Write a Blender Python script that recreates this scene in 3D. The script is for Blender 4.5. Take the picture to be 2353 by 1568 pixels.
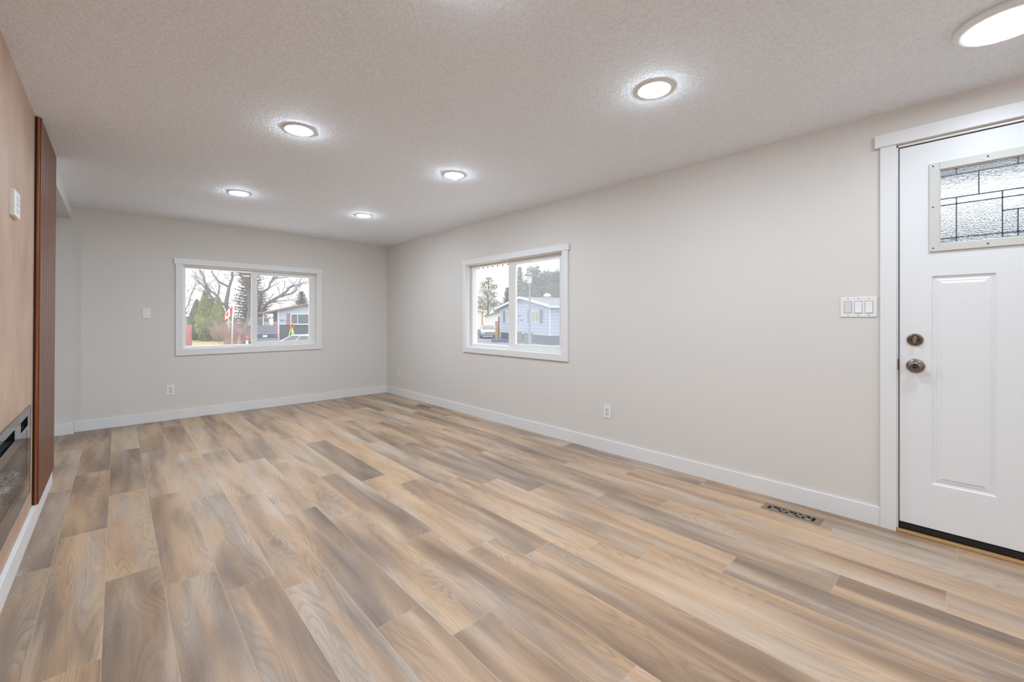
import bpy, bmesh, math, random
from mathutils import Vector, Matrix

for _o in list(bpy.data.objects):
    bpy.data.objects.remove(_o, do_unlink=True)
SC = bpy.context.scene
COL = SC.collection
R = math.radians
PI = math.pi
rng = random.Random(7)

# ------------------------------------------------------------------ camera
# metres; the far right room corner is the origin, right wall x=0, far wall y=0
cam_d = bpy.data.cameras.new('camera')
cam_d.sensor_width = 36.0
cam_d.lens = 14.733
cam_d.shift_y = -0.02167
cam_d.clip_start = 0.02
cam_d.clip_end = 400
cam = bpy.data.objects.new('camera', cam_d)
COL.objects.link(cam)
cam.location = (-3.083, -6.136, 1.150)
cam.rotation_euler = (R(90), 0, -math.atan(907.5 / 963.0))
SC.camera = cam

# ------------------------------------------------------------------ sky and exposure
SKY = 4.4                     # zenith of a CIE overcast sky; a third of it at the horizon
LAMP = 276.0
SC.view_settings.view_transform = 'Standard'
SC.view_settings.look = 'None'
SC.view_settings.exposure = 0.0
SC.view_settings.gamma = 1.0
SC.view_settings.use_curve_mapping = False
SC.cycles.max_bounces = 14
SC.cycles.diffuse_bounces = 8
SC.cycles.glossy_bounces = 5
SC.cycles.transmission_bounces = 8
SC.cycles.transparent_max_bounces = 16
SC.cycles.sample_clamp_indirect = 30.0
W = bpy.data.worlds.new('sky')
SC.world = W
W.use_nodes = True
wt = W.node_tree
wt.nodes.clear()
w_out = wt.nodes.new('ShaderNodeOutputWorld')
w_bg = wt.nodes.new('ShaderNodeBackground')
w_tc = wt.nodes.new('ShaderNodeTexCoord')
w_no = wt.nodes.new('ShaderNodeTexNoise')
w_no.inputs['Scale'].default_value = 2.2
w_no.inputs['Detail'].default_value = 4
w_rp = wt.nodes.new('ShaderNodeValToRGB')
w_rp.color_ramp.elements[0].position = 0.3
w_rp.color_ramp.elements[0].color = (0.86, 0.91, 0.97, 1)
w_rp.color_ramp.elements[1].position = 0.65
w_rp.color_ramp.elements[1].color = (1.0, 1.0, 1.0, 1)
wt.links.new(w_tc.outputs['Generated'], w_no.inputs['Vector'])
wt.links.new(w_no.outputs['Fac'], w_rp.inputs['Fac'])
wt.links.new(w_rp.outputs['Color'], w_bg.inputs['Color'])
w_sep = wt.nodes.new('ShaderNodeSeparateXYZ')
wt.links.new(w_tc.outputs['Generated'], w_sep.inputs[0])
w_cl = wt.nodes.new('ShaderNodeClamp')
wt.links.new(w_sep.outputs[2], w_cl.inputs[0])
w_ma = wt.nodes.new('ShaderNodeMath'); w_ma.operation = 'MULTIPLY_ADD'
w_ma.inputs[1].default_value = SKY * 2 / 3
w_ma.inputs[2].default_value = SKY / 3
wt.links.new(w_cl.outputs[0], w_ma.inputs[0])
wt.links.new(w_ma.outputs[0], w_bg.inputs['Strength'])
wt.links.new(w_bg.outputs['Background'], w_out.inputs['Surface'])

# ------------------------------------------------------------------ materials
def lin(c):
    c = c / 255.0
    return c / 12.92 if c <= 0.04045 else ((c + 0.055) / 1.055) ** 2.4

def rgb(r, g, b):
    return (lin(r), lin(g), lin(b), 1.0)

class NT:
    """small wrapper for building node trees"""
    def __init__(self, name):
        self.m = bpy.data.materials.new(name)
        self.m.use_nodes = True
        self.t = self.m.node_tree
        self.t.nodes.clear()
        self.out = self.t.nodes.new('ShaderNodeOutputMaterial')
    def n(self, kind, **kw):
        nd = self.t.nodes.new(kind)
        for k, v in kw.items():
            setattr(nd, k, v)
        return nd
    def link(self, a, b):
        self.t.links.new(a, b)
    def put(self, sock, v):
        if hasattr(v, 'links'):
            self.link(v, sock)
        else:
            sock.default_value = v
    def math(self, op, a, b=None, clamp=False):
        nd = self.n('ShaderNodeMath', operation=op, use_clamp=clamp)
        self.put(nd.inputs[0], a)
        if b is not None:
            self.put(nd.inputs[1], b)
        return nd.outputs[0]
    def mix(self, f, a, b, mode='MIX'):
        nd = self.n('ShaderNodeMix', data_type='RGBA', blend_type=mode)
        self.put(nd.inputs[0], f); self.put(nd.inputs[6], a); self.put(nd.inputs[7], b)
        return nd.outputs[2]
    def ramp(self, f, stops):
        nd = self.n('ShaderNodeValToRGB')
        while len(nd.color_ramp.elements) < len(stops):
            nd.color_ramp.elements.new(0.5)
        for e, (p, c) in zip(nd.color_ramp.elements, stops):
            e.position = p
            e.color = c if len(c) == 4 else (*c, 1)
        self.put(nd.inputs[0], f)
        return nd.outputs[0]
    def noise(self, vec, scale, detail=2, rough=0.5, dist=0.0):
        nd = self.n('ShaderNodeTexNoise')
        if vec is not None:
            self.link(vec, nd.inputs['Vector'])
        nd.inputs['Scale'].default_value = scale
        nd.inputs['Detail'].default_value = detail
        nd.inputs['Roughness'].default_value = rough
        nd.inputs['Distortion'].default_value = dist
        return nd.outputs['Fac']
    def scale(self, vec, s):
        nd = self.n('ShaderNodeVectorMath', operation='MULTIPLY')
        self.link(vec, nd.inputs[0])
        nd.inputs[1].default_value = s
        return nd.outputs[0]
    def bump(self, h, strength, dist=0.01):
        nd = self.n('ShaderNodeBump')
        nd.inputs['Strength'].default_value = strength
        nd.inputs['Distance'].default_value = dist
        self.link(h, nd.inputs['Height'])
        return nd.outputs[0]
    def obj(self):
        return self.n('ShaderNodeTexCoord').outputs['Object']
    def geo(self):
        return self.n('ShaderNodeNewGeometry').outputs['Position']
    def pbr(self, color, rough=0.5, metal=0.0, normal=None, spec=0.5, **kw):
        p = self.n('ShaderNodeBsdfPrincipled')
        self.put(p.inputs['Base Color'], color)
        self.put(p.inputs['Roughness'], rough)
        p.inputs['Metallic'].default_value = metal
        p.inputs['Specular IOR Level'].default_value = spec
        for k, v in kw.items():
            self.put(p.inputs[k], v)
        if normal is not None:
            self.link(normal, p.inputs['Normal'])
        self.link(p.outputs[0], self.out.inputs[0])
        return self.m

MAT = {}
def plain(name, col, rough=0.5, metal=0.0, spec=0.5, var=0.06, vs=6.0):
    """painted surface with slight procedural mottling"""
    if name in MAT:
        return MAT[name]
    t = NT(name)
    f = t.noise(t.obj(), vs, 3)
    lo = tuple(c * (1 - var) for c in col[:3]) + (1,)
    hi = tuple(min(1, c * (1 + var)) for c in col[:3]) + (1,)
    MAT[name] = t.pbr(t.mix(f, lo, hi), rough, metal, spec=spec)
    return MAT[name]

def wall_paint(name, col, bump=0.05):
    t = NT(name)
    g = t.geo()
    h = t.noise(g, 160, 3)
    f = t.noise(g, 1.3, 2)
    lo = tuple(c * 0.985 for c in col[:3]) + (1,)
    return t.pbr(t.mix(f, lo, col), 0.6, normal=t.bump(h, bump, 0.004), spec=0.3)

M_WALL = wall_paint('wall_paint', rgb(218, 213, 207))
M_WALL2 = wall_paint('cool_wall_paint', rgb(216, 214, 210))

def ceiling_mat():
    t = NT('ceiling_texture')
    g = t.geo()
    a = t.noise(g, 85, 4, 0.6)
    b = t.noise(g, 34, 2)
    h = t.math('ADD', a, t.math('MULTIPLY', b, 0.7))
    col = t.mix(t.ramp(a, [(0.35, (0, 0, 0)), (0.65, (1, 1, 1))]), rgb(230, 235, 242), rgb(242, 247, 252))
    return t.pbr(col, 0.85, normal=t.bump(h, 0.40, 0.010), spec=0.2)
M_CEIL = ceiling_mat()

M_TRIM = plain('trim_paint', rgb(227, 226, 225), 0.38, var=0.01)
M_VINYL = plain('window_vinyl', rgb(231, 229, 225), 0.35, var=0.01)
M_PLASTIC = plain('white_plastic', rgb(232, 231, 228), 0.35, var=0.01)
M_PLASTIC2 = plain('greyer_white_plastic', rgb(216, 215, 216), 0.4, var=0.01)  # slightly greyer white for inset faces and buttons
M_SLOT = plain('dark_slot', rgb(62, 58, 56), 0.6)
M_SCREW = plain('screw_head', rgb(120, 118, 114), 0.4)
M_BLACK = plain('black_rubber', rgb(18, 18, 19), 0.5)
M_DARKVOID = plain('dark_opening', rgb(9, 9, 9), 0.9)

def floor_mat():
    t = NT('vinyl_plank')
    uv = t.n('ShaderNodeUVMap'); uv.uv_map = 'UVMap'
    sep = t.n('ShaderNodeSeparateXYZ'); t.link(uv.outputs[0], sep.inputs[0])
    at = t.n('ShaderNodeAttribute'); at.attribute_name = 'plank'
    ac = t.n('ShaderNodeSeparateXYZ'); t.link(at.outputs['Vector'], ac.inputs[0])
    r1, r2, tone = ac.outputs[0], ac.outputs[1], ac.outputs[2]
    u, v = sep.outputs[0], sep.outputs[1]
    def coord(su, sv):
        c = t.n('ShaderNodeCombineXYZ')
        t.link(t.math('ADD', t.math('MULTIPLY', u, su), t.math('MULTIPLY', r1, 53.0)), c.inputs[0])
        t.link(t.math('ADD', t.math('MULTIPLY', v, sv), t.math('MULTIPLY', r2, 71.0)), c.inputs[1])
        t.link(t.math('MULTIPLY', r1, 17.0), c.inputs[2])
        return c.outputs[0]
    # broad bands of tone along a board
    band = t.noise(coord(9.0, 1.1), 1.0, 2, 0.5, 0.3)
    hue = t.noise(coord(7.0, 0.8), 1.6, 1)
    warm = t.ramp(t.math('ADD', band, t.math('SUBTRACT', t.math('MULTIPLY', tone, 0.22), 0.11)), [
        (0.22, rgb(126, 102, 84)), (0.40, rgb(158, 130, 105)), (0.55, rgb(184, 152, 121)), (0.78, rgb(203, 171, 139))])
    grey = t.ramp(t.math('ADD', band, t.math('SUBTRACT', t.math('MULTIPLY', tone, 0.22), 0.11)), [
        (0.22, rgb(121, 104, 91)), (0.42, rgb(152, 132, 115)), (0.58, rgb(179, 159, 141)), (0.80, rgb(199, 181, 163))])
    sel = t.ramp(t.math('ADD', hue, t.math('SUBTRACT', t.math('MULTIPLY', r2, 0.34), 0.17)), [(0.40, (0, 0, 0)), (0.66, (1, 1, 1))])
    col = t.mix(sel, warm, grey)
    # knots: a few per board
    vo = t.n('ShaderNodeTexVoronoi', feature='F1')
    t.link(coord(4.6, 1.5), vo.inputs['Vector'])
    vo.inputs['Scale'].default_value = 1.0
    vsep = t.n('ShaderNodeSeparateColor'); t.link(vo.outputs['Color'], vsep.inputs[0])
    keep = t.math('GREATER_THAN', vsep.outputs[0], 0.58)
    dk = vo.outputs['Distance']
    swell = t.math('MULTIPLY', t.math('POWER', 2.718, t.math('MULTIPLY', t.math('MULTIPLY', dk, dk), -16.0)), keep)
    # growth rings: contours of a field stretched along the board, swelling round each knot
    fld = t.math('ADD', t.noise(coord(5.5, 0.55), 1.0, 2, 0.45, 0.2), t.math('MULTIPLY', swell, 0.10))
    fld = t.math('ADD', fld, t.math('MULTIPLY', t.noise(coord(30.0, 3.0), 1.0, 2), 0.022))
    fr = t.math('FRACT', t.math('MULTIPLY', fld, 38.0))
    rings = t.ramp(fr, [(0.0, (0.0, 0.0, 0.0)), (0.35, (0.15, 0.15, 0.15)), (0.72, (1, 1, 1)), (0.90, (0.0, 0.0, 0.0))])
    ringmask = t.ramp(t.noise(coord(9.0, 1.0), 1.4, 1), [(0.38, (0, 0, 0)), (0.62, (1, 1, 1))])
    dark = t.mix(0.50, col, rgb(84, 64, 52), 'MIX')
    amt = t.math('ADD', t.math('ADD', 0.10, t.math('MULTIPLY', ringmask, 0.38)), t.math('MULTIPLY', swell, 0.5), True)
    col = t.mix(t.math('MULTIPLY', rings, amt), col, dark)
    # fine pores
    fib = t.noise(coord(260.0, 7.0), 1.0, 2, 0.6)
    col = t.mix(t.ramp(fib, [(0.30, (0.40, 0.40, 0.40)), (0.52, (0, 0, 0))]), col, dark)
    near = t.ramp(dk, [(0.015, (1, 1, 1)), (0.06, (0.45, 0.45, 0.45)), (0.16, (0, 0, 0))])
    col = t.mix(t.math('MULTIPLY', t.math('MULTIPLY', near, keep), 0.6), col, rgb(92, 74, 62))
    # pale bevel along each joint
    eu = t.math('MINIMUM', u, t.math('SUBTRACT', 0.1847, u))
    ev = t.math('MINIMUM', v, t.math('SUBTRACT', 1.222, v))
    e = t.math('MINIMUM', eu, ev)
    edge = t.ramp(t.math('MULTIPLY', e, 100.0), [(0.0, (1, 1, 1)), (0.11, (1, 1, 1)), (0.2, (0, 0, 0))])
    col = t.mix(t.math('MULTIPLY', edge, 0.40), col, rgb(196, 176, 154))
    h = t.math('SUBTRACT', t.math('MULTIPLY', fib, 0.35), t.math('MULTIPLY', edge, 0.6))
    rough = t.math('ADD', 0.34, t.math('MULTIPLY', fib, 0.12))
    return t.pbr(col, rough, normal=t.bump(h, 0.10, 0.002), spec=0.42)
M_FLOOR = floor_mat()

def plaster_mat():
    t = NT('limewash_plaster')
    g = t.geo()
    a = t.noise(t.scale(g, (1, 1.5, 1.0)), 1.7, 5, 0.55, 0.25)
    b = t.noise(t.scale(g, (1, 14, 1.5)), 1.6, 4, 0.6)
    f = t.math('ADD', t.math('MULTIPLY', a, 0.86), t.math('MULTIPLY', b, 0.14))
    col = t.ramp(f, [(0.28, rgb(160, 130, 110)), (0.50, rgb(182, 152, 130)), (0.72, rgb(198, 172, 151))])
    return t.pbr(col, t.math('ADD', 0.36, t.math('MULTIPLY', b, 0.3)), normal=t.bump(f, 0.15, 0.01), spec=0.4)
M_PLASTER = plaster_mat()

def walnut_mat(name='walnut', c0=(70, 36, 18), c1=(112, 64, 34), c2=(134, 82, 48)):
    t = NT(name)
    g = t.geo()
    a = t.noise(t.scale(g, (40, 40, 1.2)), 3.0, 4, 0.6)
    col = t.ramp(a, [(0.3, rgb(*c0)), (0.55, rgb(*c1)), (0.75, rgb(*c2))])
    return t.pbr(col, 0.42, normal=t.bump(a, 0.08, 0.004), spec=0.5)
M_WALNUT = walnut_mat()
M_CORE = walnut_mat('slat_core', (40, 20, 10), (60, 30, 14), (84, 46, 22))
M_EDGE = walnut_mat('slat_edge', (116, 64, 28), (150, 86, 42), (170, 104, 56))

def brushed(name, col, rough=0.3):
    t = NT(name)
    a = t.noise(t.scale(t.obj(), (30, 30, 200)), 4, 2)
    return t.pbr(t.mix(a, tuple(c * .8 for c in col[:3]) + (1,), col), rough, 1.0)
M_NICKEL = brushed('antique_nickel', rgb(138, 126, 116), 0.30)
M_REGISTER = brushed('register_metal', rgb(176, 164, 150), 0.5)

def emit_mat(name, col, strength):
    t = NT(name)
    e = t.n('ShaderNodeEmission')
    e.inputs[0].default_value = col
    e.inputs[1].default_value = strength
    t.link(e.outputs[0], t.out.inputs[0])
    return t.m
M_LENS = emit_mat('lamp_lens', (0.85, 1.0, 1.15, 1), LAMP)
M_LENS_BIG = emit_mat('wide_lamp_lens', (0.85, 1.0, 1.15, 1), LAMP * 0.19)

def glass_mat(name, veil=0.0, tint=(1, 1, 1, 1)):
    """clear pane: Fresnel reflection over straight-through transmission, plus a faint diffuse veil of painted haze or screen mesh"""
    t = NT(name)
    tr = t.n('ShaderNodeBsdfTransparent'); tr.inputs[0].default_value = tint
    gl = t.n('ShaderNodeBsdfGlossy'); gl.inputs['Roughness'].default_value = 0.02
    fr = t.n('ShaderNodeFresnel')
    bf = t.n('ShaderNodeNewGeometry').outputs['Backfacing']
    t.link(t.math('ADD', t.math('MULTIPLY', bf, 1 / 1.45 - 1.45), 1.45), fr.inputs[0])
    mx = t.n('ShaderNodeMixShader')
    t.link(fr.outputs[0], mx.inputs[0]); t.link(tr.outputs[0], mx.inputs[1]); t.link(gl.outputs[0], mx.inputs[2])
    last = mx
    if veil > 0:
        df = t.n('ShaderNodeBsdfDiffuse'); df.inputs[0].default_value = (0.72, 0.74, 0.76, 1)
        tl = t.n('ShaderNodeBsdfTranslucent'); tl.inputs[0].default_value = (0.8, 0.82, 0.84, 1)
        m2 = t.n('ShaderNodeMixShader'); m2.inputs[0].default_value = 0.5
        t.link(df.outputs[0], m2.inputs[1]); t.link(tl.outputs[0], m2.inputs[2])
        m3 = t.n('ShaderNodeMixShader'); m3.inputs[0].default_value = veil
        t.link(mx.outputs[0], m3.inputs[1]); t.link(m2.outputs[0], m3.inputs[2])
        last = m3
    t.link(last.outputs[0], t.out.inputs[0])
    return t.m
M_GLASS = glass_mat('window_glass', 0.06)  # veil puts the washed-out daylight haze into the clear panes
M_GLASS_MESH = glass_mat('screened_glass', 0.18)
M_GLASS_FIRE = glass_mat('fireplace_glass', 0.0, (0.93, 0.94, 0.95, 1))

def texture_glass(name, kind):
    t = NT(name)
    g = t.geo()
    if kind == 'wave':
        h = t.noise(t.scale(g, (1, 10, 46)), 2.2, 2, 0.5, 0.6)
        bp = t.bump(h, 0.70, 0.016)
    else:
        h = t.noise(g, 210, 1, 0.5, 0.2)
        bp = t.bump(h, 0.55, 0.010)
    return t.pbr((0.93, 0.96, 0.97, 1), 0.08, normal=bp, **{'Transmission Weight': 1.0, 'IOR': 1.14})
M_GLASS_WAVE = texture_glass('rippled_glass', 'wave')
M_GLASS_GRAIN = texture_glass('granular_glass', 'grain')
M_CAME = plain('lead_came', rgb(92, 98, 102), 0.4)
M_LITE = plain('lite_frame_plastic', rgb(206, 203, 197), 0.4, var=0.01)
M_THRESH = plain('oak_threshold', rgb(178, 140, 92), 0.5, var=0.12, vs=20)

# ------------------------------------------------------------------ mesh builder
class MB:
    def __init__(self):
        self.bm = bmesh.new()
    def face(self, pts, mi=0):
        vs = [self.bm.verts.new(p) for p in pts]
        try:
            f = self.bm.faces.new(vs)
            f.material_index = mi
            return f
        except ValueError:
            return None
    def box(self, x0, x1, y0, y1, z0, z1, mi=0):
        p = [(x0, y0, z0), (x1, y0, z0), (x1, y1, z0), (x0, y1, z0), (x0, y0, z1), (x1, y0, z1), (x1, y1, z1), (x0, y1, z1)]
        v = [self.bm.verts.new(q) for q in p]
        for q in ((0, 3, 2, 1), (4, 5, 6, 7), (0, 1, 5, 4), (1, 2, 6, 5), (2, 3, 7, 6), (3, 0, 4, 7)):
            f = self.bm.faces.new([v[i] for i in q])
            f.material_index = mi
        return self
    def prism(self, poly, off, mi=0):
        """closed polygon (3D points) extruded by a vector"""
        o = Vector(off)
        a = [self.bm.verts.new(p) for p in poly]
        b = [self.bm.verts.new(Vector(p) + o) for p in poly]
        n = len(poly)
        fs = [self.bm.faces.new(a[::-1]), self.bm.faces.new(b)]
        for i in range(n):
            fs.append(self.bm.faces.new([a[i], a[(i + 1) % n], b[(i + 1) % n], b[i]]))
        for f in fs:
            f.material_index = mi
        return self
    def tube(self, pts, rad, n=8, mi=0, caps=True, smooth=True):
        pts = [Vector(p) for p in pts]
        if not isinstance(rad, (list, tuple)):
            rad = [rad] * len(pts)
        rings = []
        ref = None
        for i, p in enumerate(pts):
            d = (pts[min(i + 1, len(pts) - 1)] - pts[max(i - 1, 0)])
            if d.length < 1e-9:
                d = Vector((0, 0, 1))
            d.normalize()
            if ref is None:
                ref = Vector((0, 0, 1)) if abs(d.z) < 0.9 else Vector((1, 0, 0))
            s = d.cross(ref)
            if s.length < 1e-6:
                s = d.orthogonal()
            s.normalize()
            t = s.cross(d)
            ref = t
            ring = []
            for k in range(n):
                a = 2 * PI * k / n
                ring.append(self.bm.verts.new(p + (s * math.cos(a) + t * math.sin(a)) * rad[i]))
            rings.append(ring)
        for i in range(len(rings) - 1):
            for k in range(n):
                f = self.bm.faces.new([rings[i][k], rings[i][(k + 1) % n], rings[i + 1][(k + 1) % n], rings[i + 1][k]])
                f.material_index = mi
                f.smooth = smooth
        if caps:
            for rg in (rings[0][::-1], rings[-1]):
                try:
                    f = self.bm.faces.new(rg)
                    f.material_index = mi
                except ValueError:
                    pass
        return self
    def lathe(self, prof, n=32, axis='Z', origin=(0, 0, 0), mi=0, sx=1.0, sy=1.0):
        """profile of (radius, height) turned round an axis"""
        o = Vector(origin)
        def P(r, h, a):
            c, s = math.cos(a) * r * sx, math.sin(a) * r * sy
            if axis == 'Z':
                return o + Vector((c, s, h))
            if axis == 'X':
                return o + Vector((h, c, s))
            return o + Vector((c, h, s))
        rings = []
        for r, h in prof:
            if r < 1e-7:
                rings.append([self.bm.verts.new(P(0, h, 0))])
            else:
                rings.append([self.bm.verts.new(P(r, h, 2 * PI * k / n)) for k in range(n)])
        for i in range(len(rings) - 1):
            A, B = rings[i], rings[i + 1]
            for k in range(n):
                k2 = (k + 1) % n
                if len(A) == 1 and len(B) == 1:
                    continue
                if len(A) == 1:
                    q = [A[0], B[k], B[k2]]
                elif len(B) == 1:
                    q = [A[k], B[0], A[k2]]
                else:
                    q = [A[k], A[k2], B[k2], B[k]]
                f = self.bm.faces.new(q)
                f.material_index = mi
                f.smooth = True
        return self
    def shift(self, fn):
        for v in self.bm.verts:
            v.co = fn(v.co.copy())
        return self
    def build(self, name, mats, parent=None, kind=None, bevel=0.0, local=False, fix=True, label=None):
        bm = self.bm
        if parent is not None and not local:
            root = parent
            o = Vector((0, 0, 0))
            while root is not None:
                o += root.location
                root = root.parent
            for v in bm.verts:
                v.co -= o
        if fix:
            bmesh.ops.recalc_face_normals(bm, faces=bm.faces[:])
        me = bpy.data.meshes.new(name)
        bm.to_mesh(me)
        bm.free()
        if not isinstance(mats, (list, tuple)):
            mats = [mats]
        for m in mats:
            me.materials.append(m)
        ob = bpy.data.objects.new(name, me)
        COL.objects.link(ob)
        if parent is not None:
            ob.parent = parent
        if kind:
            ob['kind'] = kind
        if label:
            ob['label'] = label
        if bevel > 0:
            b = ob.modifiers.new('bevel', 'BEVEL')
            b.width = bevel
            b.segments = 2
            b.limit_method = 'ANGLE'
            b.angle_limit = R(40)
        return ob

def empty(name, loc=(0, 0, 0), rz=0.0, label=None, cat=None, group=None, kind=None):
    o = bpy.data.objects.new(name, None)
    COL.objects.link(o)
    o.location = loc
    o.rotation_euler = (0, 0, rz)
    o.empty_display_size = 0.1
    if label: o['label'] = label
    if cat: o['category'] = cat
    if group: o['group'] = group
    if kind: o['kind'] = kind
    return o

def tag(o, label, cat, group=None, kind=None):
    o['label'] = label
    o['category'] = cat
    if group: o['group'] = group
    if kind: o['kind'] = kind
    return o

def copy_tree(o, parent=None):
    c = o.copy()
    COL.objects.link(c)
    c.parent = parent
    for ch in list(o.children):
        copy_tree(ch, c)
    return c

# ------------------------------------------------------------------ room shell
H = 2.286
PW = 0.1847
# near edge of one joint in each row of boards, rows counted from the fireplace wall
PHASE = {-1: -2.035, 0: -2.035, 1: -1.705, 2: -1.142, 3: -2.585, 4: -1.590, 5: -0.515, 6: -0.995, 7: -2.437, 8: -1.742, 9: -3.25,
         10: -2.256, 11: -2.427, 12: -2.650, 13: -2.962, 14: -3.330, 15: -3.663, 16: -4.004, 17: -4.45, 18: -4.915}
TONE = {(3, 0): 0.62, (4, 0): 0.58, (2, 1): 0.30, (1, 1): 0.25, (9, 0): 0.30, (12, 1): 0.30, (11, 1): 0.75}
def build_floor():
    bm = bmesh.new()
    uvl = bm.loops.layers.uv.new('UVMap')
    al = bm.loops.layers.float_color.new('plank')
    L = 1.222
    g = random.Random(21)
    for k in range(-19, 19):
        x0 = -3.306 + PW * (k - 1)
        x1 = min(x0 + PW, 0.0)
        ph = PHASE.get(k, -g.random() * 1.2)
        n0 = int(math.ceil((0.0 - ph) / L))
        y = ph + n0 * L
        i = 0
        while y > -9.0:
            ya, yb = max(y - L, -9.0), min(y, 0.0)
            if yb > ya:
                c = (g.random(), g.random(), g.random(), 1)
                vs = [bm.verts.new(p) for p in ((x0, ya, 0), (x1, ya, 0), (x1, yb, 0), (x0, yb, 0))]
                f = bm.faces.new(vs)
                for lp in f.loops:
                    co = lp.vert.co
                    lp[uvl].uv = (co.x - x0, co.y - (y - L))
                    lp[al] = c
            y -= L
    # the slab below the boards
    b = [bm.verts.new(p) for p in ((-7.0, -9.0, -0.03), (0.0, -9.0, -0.03), (0.0, 0.0, -0.03), (-7.0, 0.0, -0.03))]
    bm.faces.new(b[::-1])
    me = bpy.data.meshes.new('floor')
    bm.to_mesh(me); bm.free()
    me.materials.append(M_FLOOR)
    o = bpy.data.objects.new('floor', me)
    COL.objects.link(o)
    o['kind'] = 'structure'
    return o
build_floor()

b = MB(); b.box(-7.15, 0.13, -9.13, 0.13, H, H + 0.12)
b.build('ceiling', M_CEIL, kind='structure')

# far wall, window 1 in it; the furred-out stretch left of the header stands 7 cm forward
W1 = (-2.531, -1.052, 0.800, 1.772)
W2 = (-3.570, -2.064, 0.810, 1.797)
DR = (-6.853, -5.912, 2.085)
b = MB()
b.box(-7.15, W1[0], 0, 0.13, 0, H)
b.box(W1[1], 0.13, 0, 0.13, 0, H)
b.box(W1[0], W1[1], 0, 0.13, 0, W1[2])
b.box(W1[0], W1[1], 0, 0.13, W1[3], H)
b.build('wall_back', M_WALL, kind='structure')
b = MB(); b.box(-7.0, -3.413, -0.072, 0.0, 0, H)
b.build('wall_back_left', M_WALL2, kind='structure')

b = MB()
b.box(0, 0.13, W2[1], 0.0, 0, H)
b.box(0, 0.13, DR[1], W2[0], 0, H)
b.box(0, 0.13, W2[0], W2[1], 0, W2[2])
b.box(0, 0.13, W2[0], W2[1], W2[3], H)
b.box(0, 0.13, DR[0], DR[1], DR[2], H)
b.box(0, 0.13, -9.0, DR[0], 0, H)
b.build('wall_right', M_WALL, kind='structure')

W3 = (-3.00, -0.70, 0.75, 1.90)  # opening for the added fill-light window behind the camera
b = MB(); b.box(-7.15, W3[0], -9.13, -9.0, 0, H); b.box(W3[1], 0.13, -9.13, -9.0, 0, H)
b.box(W3[0], W3[1], -9.13, -9.0, 0, W3[2]); b.box(W3[0], W3[1], -9.13, -9.0, W3[3], H)
b.build('wall_front', M_WALL, kind='structure')
W4 = (-5.60, -3.60, 0.85, 1.90)  # opening for the added fill-light window of the adjoining room
b = MB(); b.box(-7.15, -7.0, -9.0, W4[0], 0, H); b.box(-7.15, -7.0, W4[1], 0.0, 0, H)
b.box(-7.15, -7.0, W4[0], W4[1], 0, W4[2]); b.box(-7.15, -7.0, W4[0], W4[1], W4[3], H)
b.build('wall_left', M_WALL2, kind='structure')

# header over the opening beyond the fireplace wall
b = MB(); b.box(-4.05, -3.413, -1.80, -0.072, 2.155, H)
b.build('wall_left_header', M_WALL2, kind='structure', bevel=0.003)

# fireplace wall: a hair out of plumb, as built
def lean(c):
    return Vector((c.x + 0.013 * c.z / H, c.y, c.z))
FX = -3.430
FB = dict(y0=-4.262, y1=-2.742, z0=0.225, z1=0.690)     # fireplace box
b = MB()
b.box(FX - 0.16, FX, -1.80, FB['y1'], 0, H)
b.box(FX - 0.16, FX, -9.0, FB['y0'], 0, H)
b.box(FX - 0.16, FX, FB['y0'], FB['y1'], 0, FB['z0'])
b.box(FX - 0.16, FX, FB['y0'], FB['y1'], FB['z1'], H)
b.shift(lean)
b.build('wall_fireplace', M_PLASTER, kind='structure')

# baseboards
BBH, BBT = 0.105, 0.014
b = MB(); b.box(-3.401, 0, -BBT, 0, 0, BBH)
b.build('baseboard_back', M_TRIM, kind='structure', bevel=0.002)
b = MB(); b.box(-7.0, -3.4015, -0.072 - BBT, -0.0005, 0, BBH)
b.build('baseboard_back_left', M_TRIM, kind='structure', bevel=0.002)
b = MB(); b.box(-BBT, 0, -5.846, -BBT, 0, BBH)
b.build('baseboard_right', M_TRIM, kind='structure', bevel=0.002)
b = MB(); b.box(-BBT, 0, -9.0, -6.92, 0, BBH)
b.build('baseboard_right_near', M_TRIM, kind='structure', bevel=0.002)
b = MB(); b.box(FX, FX + 0.017, -9.0, -1.80, 0, 0.108); b.shift(lean)
b.build('baseboard_left', M_TRIM, kind='structure', bevel=0.002)

# ------------------------------------------------------------------ windows
def ring_y(b, x0, x1, z0, z1, w, y0, y1, mi=0):
    """rectangular frame in an x-z plane; w is one width or (left, right, bottom, top)"""
    l, r, bo, tp = w if isinstance(w, tuple) else (w,) * 4
    b.box(x0, x0 + l, y0, y1, z0, z1, mi); b.box(x1 - r, x1, y0, y1, z0, z1, mi)
    b.box(x0 + l, x1 - r, y0, y1, z0, z0 + bo, mi); b.box(x0 + l, x1 - r, y0, y1, z1 - tp, z1, mi)

def ring_x(b, y0, y1, z0, z1, w, x0, x1, mi=0):
    l, r, bo, tp = w if isinstance(w, tuple) else (w,) * 4
    b.box(x0, x1, y0, y0 + l, z0, z1, mi); b.box(x0, x1, y1 - r, y1, z0, z1, mi)
    b.box(x0, x1, y0 + l, y1 - r, z0, z0 + bo, mi); b.box(x0, x1, y0 + l, y1 - r, z1 - tp, z1, mi)

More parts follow.
